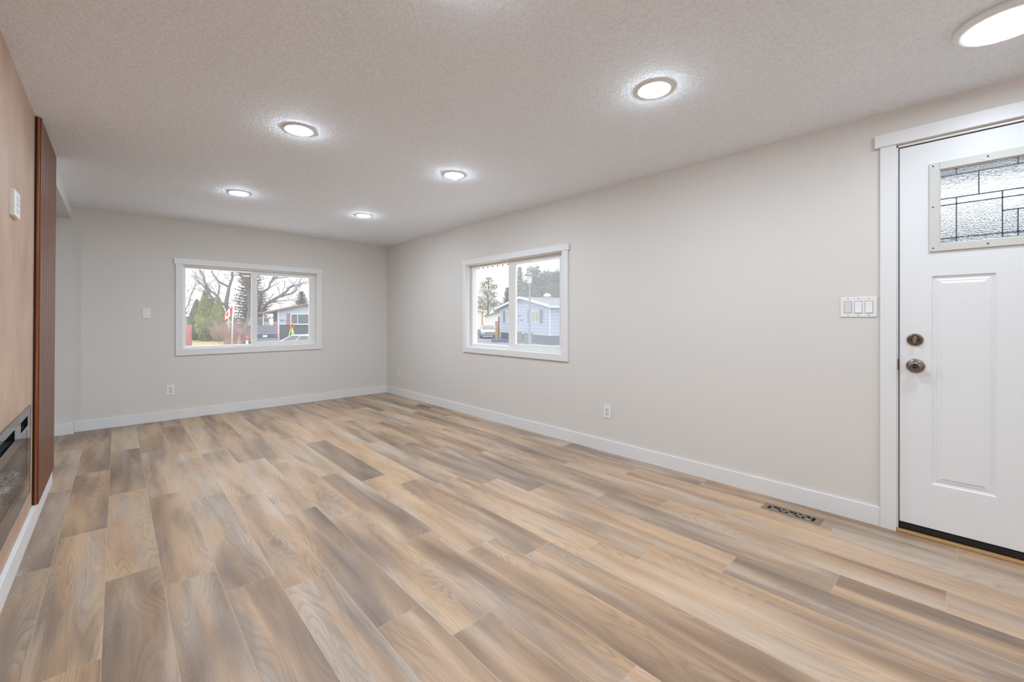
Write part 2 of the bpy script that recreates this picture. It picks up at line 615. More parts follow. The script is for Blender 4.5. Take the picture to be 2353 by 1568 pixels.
# window 1, far wall
w1 = empty('window_1', (-1.79, 0, W1[2]), kind='structure')
x0, x1, z0, z1 = W1
b = MB()
b.box(x0 - 0.066, x0, -0.018, 0, z0, z1 + 0.008); b.box(x1, x1 + 0.066, -0.018, 0, z0, z1 + 0.008)
b.box(x0 - 0.066, x1 + 0.066, -0.018, 0, z0 - 0.073, z0)
b.box(x0 - 0.080, x1 + 0.080, -0.024, 0, z1 + 0.008, z1 + 0.074)
b.build('casing', M_TRIM, w1, bevel=0.0015)
b = MB(); ring_y(b, x0, x1, z0, z1, 0.006, -0.002, 0.13)
b.build('jamb', M_TRIM, w1)
b = MB(); ring_y(b, x0 + 0.006, x1 - 0.006, z0 + 0.006, z1 - 0.006, (0.024, 0.03, 0.02, 0.022), 0.045, 0.13)
b.box(-1.823, -1.800, 0.085, 0.125, z0 + 0.02, z1 - 0.02)
b.build('frame', M_VINYL, w1, bevel=0.002)
b = MB(); ring_y(b, -1.832, x1 - 0.034, z0 + 0.024, z1 - 0.026, (0.066, 0.05, 0.032, 0.030), 0.050, 0.080)
b.build('sash', M_VINYL, w1, bevel=0.002)
b = MB(); b.box(-2.515, -1.81, 0.100, 0.106, z0 + 0.02, z1 - 0.02)
b.build('pane', M_GLASS, w1)
b = MB(); b.box(-1.775, -1.115, 0.062, 0.068, z0 + 0.05, z1 - 0.05)
b.build('pane', M_GLASS, w1)

# window 2, right wall
w2 = empty('window_2', (0, -2.817, W2[2]), kind='structure')
y0, y1, z0, z1 = W2
b = MB()
b.box(-0.018, 0, y0 - 0.070, y0, z0, z1); b.box(-0.018, 0, y1, y1 + 0.060, z0, z1)
b.box(-0.018, 0, y0 - 0.070, y1 + 0.060, z0 - 0.062, z0)
b.box(-0.024, 0, y0 - 0.086, y1 + 0.074, z1, z1 + 0.062)
b.build('casing', M_TRIM, w2, bevel=0.0015)
b = MB(); ring_x(b, y0, y1, z0, z1, 0.006, -0.002, 0.13)
b.build('jamb', M_TRIM, w2)
b = MB(); ring_x(b, y0 + 0.006, y1 - 0.006, z0 + 0.006, z1 - 0.006, (0.03, 0.040, 0.034, 0.024), 0.058, 0.13)
b.box(0.09, 0.125, -2.76, -2.735, z0 + 0.02, z1 - 0.02)
b.build('frame', M_VINYL, w2, bevel=0.002)
b = MB(); ring_x(b, y0 + 0.034, -2.745, z0 + 0.032, z1 - 0.026, (0.060, 0.105, 0.036, 0.030), 0.060, 0.090)
b.build('sash', M_VINYL, w2, bevel=0.002)
b = MB(); b.box(0.108, 0.114, -2.75, y1 - 0.04, z0 + 0.03, z1 - 0.02)
b.build('pane', M_GLASS, w2)
b = MB(); b.box(0.072, 0.078, y0 + 0.08, -2.83, z0 + 0.06, z1 - 0.05)
b.build('pane', M_GLASS_MESH, w2, label='window pane with an insect screen behind it')
b = MB()
for i in range(16):
    yy = y0 + 0.10 + i * 0.088
    b.box(0.116, 0.128, yy, yy + 0.016, z1 - 0.040, z1 - 0.029)
b.build('weep_clips', M_SLOT, w2)

# windows 3 and 4: unseen, added as fill light behind the camera and in the adjoining room
w3 = empty('fill_window_3', (-1.85, -9.0, W3[2]), kind='structure')
x0, x1, z0, z1 = W3
b = MB(); ring_y(b, x0 - 0.066, x1 + 0.066, z0 - 0.066, z1 + 0.066, 0.07, -9.0, -8.982); b.build('casing', M_TRIM, w3)
b = MB(); ring_y(b, x0, x1, z0, z1, 0.04, -9.13, -9.05); b.box(-1.88, -1.82, -9.12, -9.06, z0 + .03, z1 - .03); b.build('frame', M_VINYL, w3)
b = MB(); b.box(x0 + .03, x1 - .03, -9.095, -9.089, z0 + .03, z1 - .03); b.build('pane', M_GLASS, w3)
w4 = empty('fill_window_4', (-7.0, -4.6, W4[2]), kind='structure')
y0, y1, z0, z1 = W4
b = MB(); ring_x(b, y0 - 0.066, y1 + 0.066, z0 - 0.066, z1 + 0.066, 0.07, -7.0, -6.982); b.build('casing', M_TRIM, w4)
b = MB(); ring_x(b, y0, y1, z0, z1, 0.04, -7.13, -7.05); b.build('frame', M_VINYL, w4)
b = MB(); b.box(-7.095, -7.089, y0 + .03, y1 - .03, z0 + .03, z1 - .03); b.build('pane', M_GLASS, w4)

# ------------------------------------------------------------------ entry door
dr = empty('door_1', (0, -6.38, 0), kind='structure')
dy0, dy1, dz = DR
b = MB()
b.box(-0.018, 0, dy1, dy1 + 0.066, 0, dz + 0.008); b.box(-0.018, 0, dy0 - 0.066, dy0, 0, dz + 0.008)
b.box(-0.026, 0, dy0 - 0.088, dy1 + 0.088, dz + 0.008, dz + 0.077)
b.build('casing', M_TRIM, dr, bevel=0.0015)
b = MB()
b.box(-0.004, 0.13, dy1 - 0.007, dy1, 0.018, dz); b.box(-0.004, 0.13, dy0, dy0 + 0.007, 0.018, dz)
b.box(-0.004, 0.13, dy0, dy1, dz - 0.007, dz)
b.build('jamb', M_TRIM, dr)
b = MB()
b.box(0.012, 0.06, dy1 - 0.013, dy1 - 0.007, 0.02, dz - 0.007); b.box(0.012, 0.06, dy0 + 0.007, dy0 + 0.013, 0.02, dz - 0.007)
b.box(0.012, 0.06, dy0 + 0.007, dy1 - 0.007, dz - 0.013, dz - 0.007)
b.build('weatherstrip', M_BLACK, dr)
b = MB(); b.box(-0.016, 0.13, dy0 + 0.001, dy1 - 0.001, 0.0, 0.016)
b.build('threshold', M_THRESH, dr, bevel=0.004, label='tan wooden door threshold')
# slab with two embossed panels and the opening for the glass
SY0, SY1 = dy0 + 0.011, dy1 - 0.011
SX = 0.006
slab_c = (SY0 + SY1) / 2
LITE = (slab_c - 0.345, slab_c + 0.345, 1.499, 1.956)
panels = [(-6.268, -6.046, 0.287, 1.373), (2 * slab_c + 6.046, 2 * slab_c + 6.268, 0.287, 1.373)]
b = MB()
ys = sorted({SY0, SY1, LITE[0] + .02, LITE[1] - .02, panels[0][0], panels[0][1], panels[1][0], panels[1][1]})
zs = sorted({0.056, 2.072, LITE[2] + .02, LITE[3] - .02, 0.287, 1.373})
def inside(y, z, q, m=0):
    return q[0] + m < y < q[1] - m and q[2] + m < z < q[3] - m
for i in range(len(ys) - 1):
    for j in range(len(zs) - 1):
        cy, cz = (ys[i] + ys[i + 1]) / 2, (zs[j] + zs[j + 1]) / 2
        if inside(cy, cz, LITE, .019) or any(inside(cy, cz, p) for p in panels):
            continue
        b.face([(SX, ys[i], zs[j]), (SX, ys[i], zs[j + 1]), (SX, ys[i + 1], zs[j + 1]), (SX, ys[i + 1], zs[j])])
for p in panels:
    loops = []
    for ins, dep in ((0, 0), (0.006, 0.009), (0.016, 0.010), (0.024, 0.006), (0.030, 0.006), (0.040, 0.0015)):
        loops.append([(SX + dep, p[0] + ins, p[2] + ins), (SX + dep, p[0] + ins, p[3] - ins),
                      (SX + dep, p[1] - ins, p[3] - ins), (SX + dep, p[1] - ins, p[2] + ins)])
    for a, c in zip(loops[:-1], loops[1:]):
        for k in range(4):
            b.face([a[k], a[(k + 1) % 4], c[(k + 1) % 4], c[k]])
    b.face(loops[-1])
# edges and the outside of the slab
for (ya, yb, za, zb) in ((SY0, SY1, 0.056, LITE[2] + .02), (SY0, SY1, LITE[3] - .02, 2.072), (SY0, LITE[0] + .02, LITE[2] + .02, LITE[3] - .02), (LITE[1] - .02, SY1, LITE[2] + .02, LITE[3] - .02)):
    b.box(SX + 0.014, SX + 0.044, ya, yb, za, zb)
for (ya, yb, za, zb) in ((SY1, SY1, 0.056, 2.072), (SY0, SY0, 0.056, 2.072)):
    b.face([(SX, ya, za), (SX + .014, ya, za), (SX + .014, ya, zb), (SX, ya, zb)])
for z in (0.056, 2.072):
    b.face([(SX, SY0, z), (SX + .014, SY0, z), (SX + .014, SY1, z), (SX, SY1, z)])
M_DOOR = plain('door_paint', rgb(229, 229, 229), 0.4, var=0.008)
slab = b.build('slab', M_DOOR, dr, fix=True)
b = MB(); b.box(SX + 0.002, SX + 0.04, SY0, SY1, 0.018, 0.055); b.box(SX - 0.004, SX + 0.002, SY0, SY1, 0.022, 0.046)
b.build('sweep', M_BLACK, dr, bevel=0.002, label='black rubber door sweep')
b = MB(); ring_x(b, LITE[0], LITE[1], LITE[2], LITE[3], 0.038, SX - 0.012, SX + 0.01)
ring_x(b, LITE[0] + .036, LITE[1] - .036, LITE[2] + .036, LITE[3] - .036, 0.006, SX - 0.004, SX + 0.012)
lite = b.build('lite_frame', M_LITE, dr, bevel=0.002, label='grey-white frame screwed round the door glass')
for yy in (-6.052, -6.240, 2 * slab_c + 6.240, 2 * slab_c + 6.052):
    for zz in (1.940, 1.516):
        b = MB(); b.lathe([(0.0035, -0.0125), (0.0035, -0.0135), (0, -0.0135)], 10, 'X', (SX, yy, zz)); b.build('screw', M_SLOT, lite)
for yy in (-6.052, 2 * slab_c + 6.052):
    b = MB(); b.lathe([(0.0035, -0.0125), (0.0035, -0.0135), (0, -0.0135)], 10, 'X', (SX, yy, 1.728)); b.build('screw', M_SLOT, lite)
# leaded glass
gy1, gy0, gz0, gz1 = -6.070, 2 * slab_c + 6.070, 1.536, 1.919
GX = SX + 0.012
vcol = [gy1, -6.135, -6.287]
mir = lambda y: 2 * slab_c - y
b = MB()
def pane(ya, yb, za, zb, mi):
    b.box(GX, GX + 0.004, min(ya, yb), max(ya, yb), za, zb, mi)
zt, zm1, zm2, zb_, zq = 1.884, 1.768, 1.735, 1.564, 1.672
pane(gy1, -6.135, zt, gz1, 0); pane(mir(gy1), mir(-6.135), zt, gz1, 0)
pane(-6.135, -6.335, zt, gz1, 1); pane(mir(-6.135), mir(-6.335), zt, gz1, 1); pane(-6.335, mir(-6.335), zt, gz1, 0)
pane(gy1, -6.211, zm1, zt, 0); pane(-6.211, mir(-6.211), zm1, zt, 0); pane(mir(gy1), mir(-6.211), zm1, zt, 0)
pane(gy1, gy0, zm2, zm1, 0)
pane(gy1, -6.135, zb_, zm2, 1); pane(-6.135, -6.287, zb_, zm2, 1); pane(mir(gy1), mir(-6.135), zb_, zm2, 1); pane(mir(-6.135), mir(-6.287), zb_, zm2, 1)
pane(-6.287, mir(-6.287), zq, zm2, 0); pane(-6.287, mir(-6.287), zb_, zq, 1)
pane(gy1, -6.135, gz0, zb_, 0); pane(-6.135, -6.287, gz0, zb_, 1); pane(-6.287, mir(-6.287), gz0, zb_, 0)
pane(mir(gy1), mir(-6.135), gz0, zb_, 0); pane(mir(-6.135), mir(-6.287), gz0, zb_, 1)
b.build('leaded_pane', [M_GLASS_WAVE, M_GLASS_GRAIN], dr)
b = MB()
cw = 0.0026
def vbar(y, za, zb2):
    b.box(GX - 0.002, GX + 0.006, y - cw, y + cw, za, zb2)
def hbar(z, ya, yb):
    b.box(GX - 0.002, GX + 0.006, min(ya, yb), max(ya, yb), z - cw, z + cw)
for s in (lambda y: y, mir):
    b.box(GX - 0.002, GX + 0.006, min(s(gy1), s(gy1 - .006)), max(s(gy1), s(gy1 - .006)), gz0, gz1)
    vbar(s(-6.135), zt, gz1); vbar(s(-6.335), zt, gz1); vbar(s(-6.211), zm1, zt)
    vbar(s(-6.135), gz0, zm1); vbar(s(-6.287), gz0, zm1); vbar(s(-6.335), gz0, zq)
hbar(zt, gy0, gy1); hbar(zm1, gy0, gy1); hbar(zm2, gy0, gy1); hbar(zb_, gy0, gy1); hbar(zq, -6.287, mir(-6.287))
b.box(GX - 0.002, GX + 0.006, gy0, gy1, gz1 - 0.006, gz1)
b.build('lead_came', M_CAME, dr)
# hardware
b = MB(); b.lathe([(0.0325, 0.006), (0.0325, 0.0022), (0.0322, 0.0010), (0.0300, -0.0022), (0.0296, -0.0026), (0.0250, -0.0030), (0.0245, -0.0030), (0.0, -0.0032)], 48, 'X', (SX - 0.006, -5.984, 1.039))
dead = b.build('deadbolt', M_NICKEL, dr, label='antique nickel deadbolt plate')
b = MB()
b.lathe([(0.0045, 0.0), (0.0045, -0.016)], 12, 'X', (SX - 0.009, -5.984, 1.039))
tt = []
for k in range(20):
    a = 2 * PI * k / 20
    yy, zz = math.cos(a) * 0.0062, math.sin(a) * 0.0195
    tt.append((SX - 0.024, -5.984 + yy - 0.12 * zz, 1.039 + zz))
b.prism(tt, (-0.010, 0, 0))
b.build('thumb_turn', brushed('worn_nickel', rgb(186, 176, 164), 0.32), dead, bevel=0.0015)
for s in (-1, 1):
    b = MB(); b.lathe([(0.0045, 0.0), (0.0045, -0.002), (0.002, -0.0025), (0, -0.0015)], 12, 'X', (SX - 0.0085, -5.984 + s * 0.0145, 1.038)); b.build('screw', M_DARKVOID, dead)
kc = (SX, -5.986, 0.900)
b = MB(); b.lathe([(0.0365, 0.0), (0.0365, -0.004), (0.033, -0.0065), (0.018, -0.008), (0.014, -0.012), (0.013, -0.030)], 40, 'X', kc)
knob = b.build('knob_rose', M_NICKEL, dr, label='round antique nickel rose behind the knob')
b = MB()
b.lathe([(0.013, -0.026), (0.0165, -0.034), (0.0265, -0.044), (0.0280, -0.049), (0.0265, -0.054), (0.0195, -0.0595), (0.0125, -0.062), (0.0115, -0.0605), (0.0, -0.0605)], 40, 'X', kc)
b.build('knob', M_NICKEL, knob)
b = MB(); b.lathe([(0.0105, -0.0607), (0.0105, -0.0614), (0, -0.0614)], 24, 'X', kc); b.build('knob_recess', M_DARKVOID, knob)
b = MB(); b.box(SX - 0.0665, SX - 0.061, -5.986 - 0.0085, -5.986 + 0.0085, 0.898, 0.903); b.build('turn_button', M_NICKEL, knob, bevel=0.001)
b = MB(); b.box(-0.0055, 0.012, dy1 - 0.0085, dy1 - 0.0045, 0.874, 0.934); b.build('strike_plate', M_NICKEL, dr, bevel=0.0015)

# ------------------------------------------------------------------ switches and sockets
def plate_frame(ax, w, h, t=0.006):
    b = MB()
    b.box(-w / 2, w / 2, -t, 0, -h / 2, h / 2)
    return b
def orient(o, wall):
    if wall == 'right':
        o.rotation_euler = (0, 0, R(-90))
    return o
def rocker_switch(name, loc, rz, n, label, cat='light switch'):
    r = empty(name, loc, rz, label, cat)
    w = 0.070 + 0.0465 * (n - 1)
    h = 0.114
    b = MB(); b.box(-w / 2, w / 2, -0.006, 0, -h / 2, h / 2)
    b.build('wall_plate', M_PLASTIC, r, local=True, bevel=0.002)
    for i in range(n):
        cx = (i - (n - 1) / 2) * 0.0465
        b = MB(); ring_y(b, cx - 0.0175, cx + 0.0175, -0.0345, 0.0345, 0.0014, -0.0066, -0.004)
        b.build('surround', M_PLASTIC2 if n == 1 else M_SCREW, r, local=True)
        b = MB()
        dim = (i == 0 and n > 1)
        top, bot = (-0.0066, -0.0072) if dim else (-0.0058, -0.0105)
        b.prism([(cx - 0.0158, -0.004, -0.0325), (cx - 0.0158, -0.004, 0.0325), (cx - 0.0158, top, 0.0325), (cx - 0.0158, -0.0072, 0.001), (cx - 0.0158, bot, -0.0325)], (0.0316, 0, 0))
        b.build('rocker', M_PLASTIC2 if dim else M_PLASTIC, r, local=True)
        for s in (-1, 1):
            b = MB(); b.lathe([(0.0028, -0.006), (0.0028, -0.0068), (0, -0.0068)], 10, 'Y', (cx, 0, s * 0.0485)); b.build('screw', M_SCREW, r, local=True)
    return r
rocker_switch('light_switch', (0, -5.751, 1.217), R(-90), 3, 'white triple rocker light switch beside the entry door frame')
rocker_switch('light_switch', (-2.8465, 0, 1.211), 0, 1, 'white single rocker light switch left of the wide window')

def outlet(loc, rz, label):
    r = empty('wall_outlet', loc, rz, label, 'electrical outlet')
    b = MB(); b.box(-0.036, 0.036, -0.006, 0, -0.0585, 0.0585)
    b.build('wall_plate', M_PLASTIC, r, local=True, bevel=0.002)
    b = MB(); b.box(-0.0165, 0.0165, -0.0085, -0.004, -0.0335, 0.0335)
    f = b.build('receptacle', M_PLASTIC2, r, local=True, bevel=0.001)
    b = MB()
    for c in (0.0165, -0.0175):
        b.box(-0.0075, -0.0050, -0.0091, -0.0085, c - 0.001, c + 0.008)
        b.box(0.0050, 0.0072, -0.0091, -0.0085, c - 0.001, c + 0.007)
        b.lathe([(0.0030, -0.0085), (0.0030, -0.0091), (0, -0.0091)], 10, 'Y', (0, 0, c - 0.0085))
    b.build('slots', M_SLOT, f, local=True)
    for s in (-1, 1):
        b = MB(); b.lathe([(0.0028, -0.006), (0.0028, -0.0068), (0, -0.0068)], 10, 'Y', (0, 0, s * 0.0485)); b.build('screw', M_SCREW, r, local=True)
    return r
outlet((-2.641, 0, 0.343), 0, 'white electrical outlet low on the far wall below the wide window')
outlet((0, -4.067, 0.351), R(-90), 'white electrical outlet on the right wall between window and door')
outlet((0, -0.375, 0.345), R(-90), 'small white outlet on the right wall near the far corner')

# ------------------------------------------------------------------ ceiling lights
def pot(loc, label):
    r = empty('recessed_light', loc, 0, label, 'ceiling light', 'slim recessed ceiling lights')
    b = MB(); b.lathe([(0.086, 0.0), (0.085, -0.004), (0.078, -0.0065), (0.069, -0.0065), (0.068, -0.004)], 48)
    b.build('trim_ring', M_PLASTIC, r, local=True)
    b = MB(); b.lathe([(0.068, -0.0045), (0.0655, -0.0085), (0.055, -0.013), (0.035, -0.0152), (0.0, -0.016)], 48)
    b.build('lens', M_LENS, r, local=True)
    return r
pots = [(-1.150, -5.110, 'lit recessed light nearest the big round ceiling lamp by the door'),
        (-2.288, -3.427, 'lit recessed light in the fireplace-side row, nearest the camera'),
        (-1.150, -3.418, 'lit recessed light, middle one of the window-side row of three'),
        (-2.284, -1.708, 'lit recessed light in the fireplace-side row, far one before the wide window'),
        (-1.115, -1.675, 'lit recessed light closest to the far right room corner'),
        (-2.285, -5.080, 'lit recessed light just above the top edge of the photo'),
        (-4.9, -1.7, 'unseen recessed light added for fill in the adjoining room behind the fireplace wall'),  # from here on the lights are added out of view to brighten the room
        (-2.285, -6.85, 'unseen recessed light added for fill behind the camera near the entry'),
        (-1.150, -8.40, 'unseen recessed light added for fill behind the camera on the window side'),
        (-2.285, -8.40, 'unseen recessed light added for fill behind the camera on the fireplace side'),
        (-4.9, -5.1, 'unseen recessed light added for fill in the adjoining room beside the fireplace wall back')]
p0 = None
for x, y, lb in pots:
    if p0 is None:
        p0 = pot((x, y, H), lb)
    else:
        c = copy_tree(p0)
        c.location = (x, y, H)
        c['label'] = lb
r = empty('flush_ceiling_light', (-0.632, -6.268, H), 0, 'large round flush ceiling lamp by the entry door', 'ceiling light')
b = MB(); b.lathe([(0.137, 0.0), (0.137, -0.003), (0.1435, -0.005), (0.1435, -0.022), (0.141, -0.026), (0.120, -0.0265), (0.1185, -0.025)], 64)
b.build('rim', M_PLASTIC, r, local=True)
b = MB(); b.lathe([(0.1185, -0.0252), (0.10, -0.0260), (0.05, -0.0268), (0.0, -0.0268)], 64)
b.build('diffuser', M_LENS_BIG, r, local=True)

# ------------------------------------------------------------------ floor registers
def register(loc, rz, label):
    r = empty('floor_register', loc, rz, label, 'floor vent')
    w, l = 0.052, 0.148
    b = MB()
    # sloped border round an open middle
    ox, oy, ix, iy = w, l, 0.029, 0.118
    o = [(-ox, -oy, 0.0005), (ox, -oy, 0.0005), (ox, oy, 0.0005), (-ox, oy, 0.0005)]
    o2 = [(x * 0.97, y * 0.985, 0.004) for x, y, z in o]
    i = [(-ix, -iy, 0.0048), (ix, -iy, 0.0048), (ix, iy, 0.0048), (-ix, iy, 0.0048)]
    i2 = [(x, y, 0.0012) for x, y, z in i]
    for A, B in ((o, o2), (o2, i), (i, i2)):
        for k in range(4):
            b.face([A[k], A[(k + 1) % 4], B[(k + 1) % 4], B[k]])
    b.build('border', M_REGISTER, r, local=True)
    b = MB(); b.face([(-ix, -iy, 0.0008), (ix, -iy, 0.0008), (ix, iy, 0.0008), (-ix, iy, 0.0008)])
    b.build('duct_opening', M_DARKVOID, r, local=True)
    b = MB()
    def strip(pts, rad=0.0027):
        b.tube([(x, y, 0.0034) for x, y in pts], rad, 6)
    def arc(cx, cy, rr, a0, a1, n=12):
        return [(cx + rr * math.cos(a0 + (a1 - a0) * k / n), cy + rr * math.sin(a0 + (a1 - a0) * k / n)) for k in range(n + 1)]
    for k in range(5):
        cy = -0.084 + k * 0.042
        s = 1 if k % 2 else -1
        strip(arc(s * 0.006, cy, 0.0165, 0.2, 0.2 + 1.65 * PI))
        strip(arc(s * 0.006, cy, 0.0085, 0.8, 0.8 + 1.5 * PI))
        strip(arc(-s * 0.018, cy + 0.020, 0.0095, -0.5, 1.2 * PI))
        strip([(-0.029, cy - 0.018), (-0.012, cy - 0.004), (0.010, cy + 0.012), (0.029, cy + 0.024)], 0.0018)
        strip([(0.029, cy - 0.014), (0.016, cy - 0.006)], 0.0018)
    for s in (-1, 1):
        strip([(-0.029, s * 0.103), (-0.012, s * 0.098), (0.012, s * 0.098), (0.029, s * 0.103)], 0.0022)
    b.build('scroll_grille', M_REGISTER, r, local=True)
    return r
register((-0.190, -5.466, 0.0), R(-2.0), 'grey metal scroll floor register by the baseboard near the entry door')
register((-0.164, -1.350, 0.0), R(-1.0), 'small metal floor register in front of the far right corner')

# ------------------------------------------------------------------ fireplace side
def fx_at(z):
    return FX + 0.013 * z / H
M_FGLASS = NT('black_glass')
M_FGLASS = M_FGLASS.pbr((0.012, 0.012, 0.013, 1), 0.04, spec=0.6)
fp = empty('electric_fireplace', (FX, (FB['y0'] + FB['y1']) / 2, FB['z0']), 0, 'long black glass electric fireplace set in the tan plaster wall', 'fireplace')
ya, yb, za, zb = FB['y0'], FB['y1'], FB['z0'], FB['z1']
OP = (ya + 0.115, yb - 0.115, za + 0.115, zb - 0.105)      # fire opening
SL = [(yb - 0.319, yb - 0.109), (ya + 0.484, yb - 0.484), (ya + 0.109, ya + 0.319)]  # vent slots
sz0, sz1 = 0.600, 0.650
b = MB()
xa, xb = FX - 0.002, FX + 0.008
b.box(xa, xb, ya, yb, za, OP[2]); b.box(xa, xb, ya, OP[0], OP[2], OP[3]); b.box(xa, xb, OP[1], yb, OP[2], OP[3])
b.box(xa, xb, ya, yb, OP[3], sz0); b.box(xa, xb, ya, yb, sz1, zb)
edges = [ya] + [v for s in sorted(SL) for v in s] + [yb]
for k in range(0, len(edges), 2):
    b.box(xa, xb, edges[k], edges[k + 1], sz0, sz1)
b.shift(lean); b.build('glass_front', M_FGLASS, fp)
b = MB()
for (s0, s1) in SL:
    b.box(FX - 0.030, FX - 0.026, s0, s1, sz0 - 0.01, sz1 + 0.01)
    b.box(FX - 0.026, FX - 0.002, s0, s1, sz0 - 0.006, sz0); b.box(FX - 0.026, FX - 0.002, s0, s1, sz1, sz1 + 0.006)
    b.box(FX - 0.026, FX - 0.002, s1, s1 + 0.006, sz0, sz1); b.box(FX - 0.026, FX - 0.002, s0 - 0.006, s0, sz0, sz1)
b.shift(lean); b.build('vent_slot', M_DARKVOID, fp)
M_FBOX = plain('firebox_black', rgb(30, 30, 31), 0.6)
b = MB()
d0, d1 = FX - 0.135, FX - 0.002
b.box(d0 - 0.004, d0, OP[0], OP[1], OP[2], OP[3]); b.box(d0, d1, OP[0], OP[1], OP[2] - 0.004, OP[2]); b.box(d0, d1, OP[0], OP[1], OP[3], OP[3] + 0.004)
b.box(d0, d1, OP[0] - 0.004, OP[0], OP[2], OP[3]); b.box(d0, d1, OP[1], OP[1] + 0.004, OP[2], OP[3])
b.shift(lean); b.build('firebox', M_FBOX, fp)
b = MB(); b.box(FX + 0.0045, FX + 0.0075, OP[0], OP[1], OP[2], OP[3]); b.shift(lean)
b.build('glass_pane', M_GLASS_FIRE, fp)
tcr = NT('ember_crystal')
M_CRYSTAL = tcr.pbr(tcr.mix(tcr.noise(tcr.geo(), 60, 2), (0.55, 0.57, 0.58, 1), (0.96, 0.97, 0.98, 1)), 0.05, spec=1.0)
b = MB()
g = random.Random(3)
for i in range(900):
    cx = FX - 0.012 - g.random() * 0.11
    cy = OP[0] + 0.02 + g.random() * (OP[1] - OP[0] - 0.04)
    cz = OP[2] + 0.008 + g.random() * 0.038
    s = 0.006 + g.random() * 0.008
    vs = [Vector((g.uniform(-1, 1), g.uniform(-1, 1), g.uniform(-1, 1))).normalized() * s + Vector((cx, cy, cz)) for _ in range(4)]
    for q in ((0, 1, 2), (0, 2, 3), (0, 3, 1), (1, 3, 2)):
        b.face([vs[k] for k in q])
b.shift(lean)
o = b.build('crystal_bed', M_CRYSTAL, fp, kind='stuff', label='clear crystal ember bed')

# slatted walnut panel
sp = empty('slat_panel', (FX, -2.20, 0.11), 0, 'tall walnut slat panel on the wall beside the fireplace', 'wall panel')
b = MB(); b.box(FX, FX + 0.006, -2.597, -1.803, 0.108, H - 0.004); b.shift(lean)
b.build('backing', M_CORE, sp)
b = MB()
bounds = [-2.600, -2.458, -2.328, -2.196, -2.064, -1.932, -1.800]
for a, c in zip(bounds[:-1], bounds[1:]):
    b.box(FX + 0.006, FX + 0.0245, a + 0.0035, c - 0.0035, 0.108, H - 0.004)
b.shift(lean)
b.build('slats', M_WALNUT, sp, bevel=0.0015)
b = MB(); b.box(FX + 0.0085, FX + 0.0185, -2.6045, -2.5965, 0.108, H - 0.004); b.shift(lean)
b.build('edge_strip', M_EDGE, sp, bevel=0.002, label='bright orange-brown edge of the slat panel')

# wall control above the fireplace
wc = empty('wall_control', (fx_at(1.66), -3.27, 1.66), 0, 'white wall control plate on the plaster beside the slat panel', 'wall control')
bx = fx_at(1.66)
b = MB(); b.box(bx - 0.002, bx + 0.016, -3.335, -3.205, 1.600, 1.714)
b.build('body', M_PLASTIC, wc, bevel=0.003)
for k in range(3):
    b = MB(); b.box(bx + 0.016, bx + 0.0185, -3.292 + 0.0, -3.248, 1.624 + 0.027 * k, 1.640 + 0.027 * k)
    b.build('button', M_PLASTIC2, wc, bevel=0.001)

# ================================================================== outside
GZ = -0.95                                   # street level below the floor
OUT = 0.72
def rgb(r, g, b):                            # outdoor colours scaled down to offset the sky brightened for the room
    return (lin(r) * OUT, lin(g) * OUT, lin(b) * OUT, 1.0)
M_GRASS = None
def ground_mat(name, a, b2, c, sc=1.2):
    t = NT(name)
    g = t.geo()
    f = t.noise(g, sc, 4, 0.6)
    f2 = t.noise(g, sc * 14, 3)
    col = t.ramp(t.math('ADD', t.math('MULTIPLY', f, 0.6), t.math('MULTIPLY', f2, 0.4)), [(0.32, a), (0.5, b2), (0.68, c)])
    return t.pbr(col, 0.95, spec=0.1)
M_LAWN = ground_mat('dry_lawn', rgb(140, 130, 98), rgb(174, 158, 118), rgb(194, 178, 140))
M_ASPHALT = ground_mat('asphalt', rgb(112, 114, 119), rgb(136, 139, 144), rgb(158, 162, 168), 0.6)
b = MB(); b.box(-60, 110, -60, 120, GZ - 0.2, GZ)
b.build('ground', M_LAWN, kind='structure')
t_ = NT('bounce_gravel')
M_BOUNCE = t_.pbr(t_.ramp(t_.noise(t_.geo(), 14, 4), [(0.35, (0.66, 0.66, 0.65, 1)), (0.65, (0.82, 0.82, 0.81, 1))]), 0.95, spec=0.1)
b = MB(); b.box(-22, 8.3, -26, 14, GZ, GZ + 0.03)  # pale ground added out of view to bounce daylight up to the ceiling
b.build('bounce_yard', M_BOUNCE, kind='structure')
b = MB(); b.prism([(8.5, -40, GZ), (30.5, -40, GZ), (30.5, 23.5, GZ), (40, 60, GZ), (14, 70, GZ), (4.2, 27.8, GZ), (4.2, 23.0, GZ), (8.5, 20.5, GZ)], (0, 0, 0.02))
b.build('road', M_ASPHALT, kind='structure')

def siding(name, col, dark, pitch=0.2, vertical=False):
    t = NT(name)
    o = t.n('ShaderNodeSeparateXYZ'); t.link(t.obj(), o.inputs[0])
    ax = o.outputs[0] if vertical else o.outputs[2]
    fr = t.math('FRACT', t.math('DIVIDE', t.math('ADD', ax, 100.0), pitch))
    line = t.math('LESS_THAN', fr, 0.13)
    n = t.noise(t.obj(), 1.2, 3)
    c2 = t.mix(n, tuple(x * 0.95 for x in col[:3]) + (1,), col)
    return t.pbr(t.mix(line, c2, dark), 0.6, spec=0.3)
M_BLUE = siding('pale_blue_siding', rgb(184, 198, 220), rgb(140, 154, 178), 0.27)
M_WHITES = siding('white_siding', rgb(250, 251, 252), rgb(226, 228, 230), 0.25)
M_CREAM = siding('cream_siding', rgb(255, 252, 244), rgb(244, 240, 230), 0.4, True)
M_PALE = siding('pale_grey_siding', rgb(206, 217, 228), rgb(176, 188, 202), 0.2)
M_SKIRTB = siding('navy_skirting', rgb(54, 72, 92), rgb(42, 58, 76), 0.18, True)
M_SKIRTG = siding('dark_grey_skirting', rgb(104, 114, 118), rgb(86, 96, 100), 0.25, True)
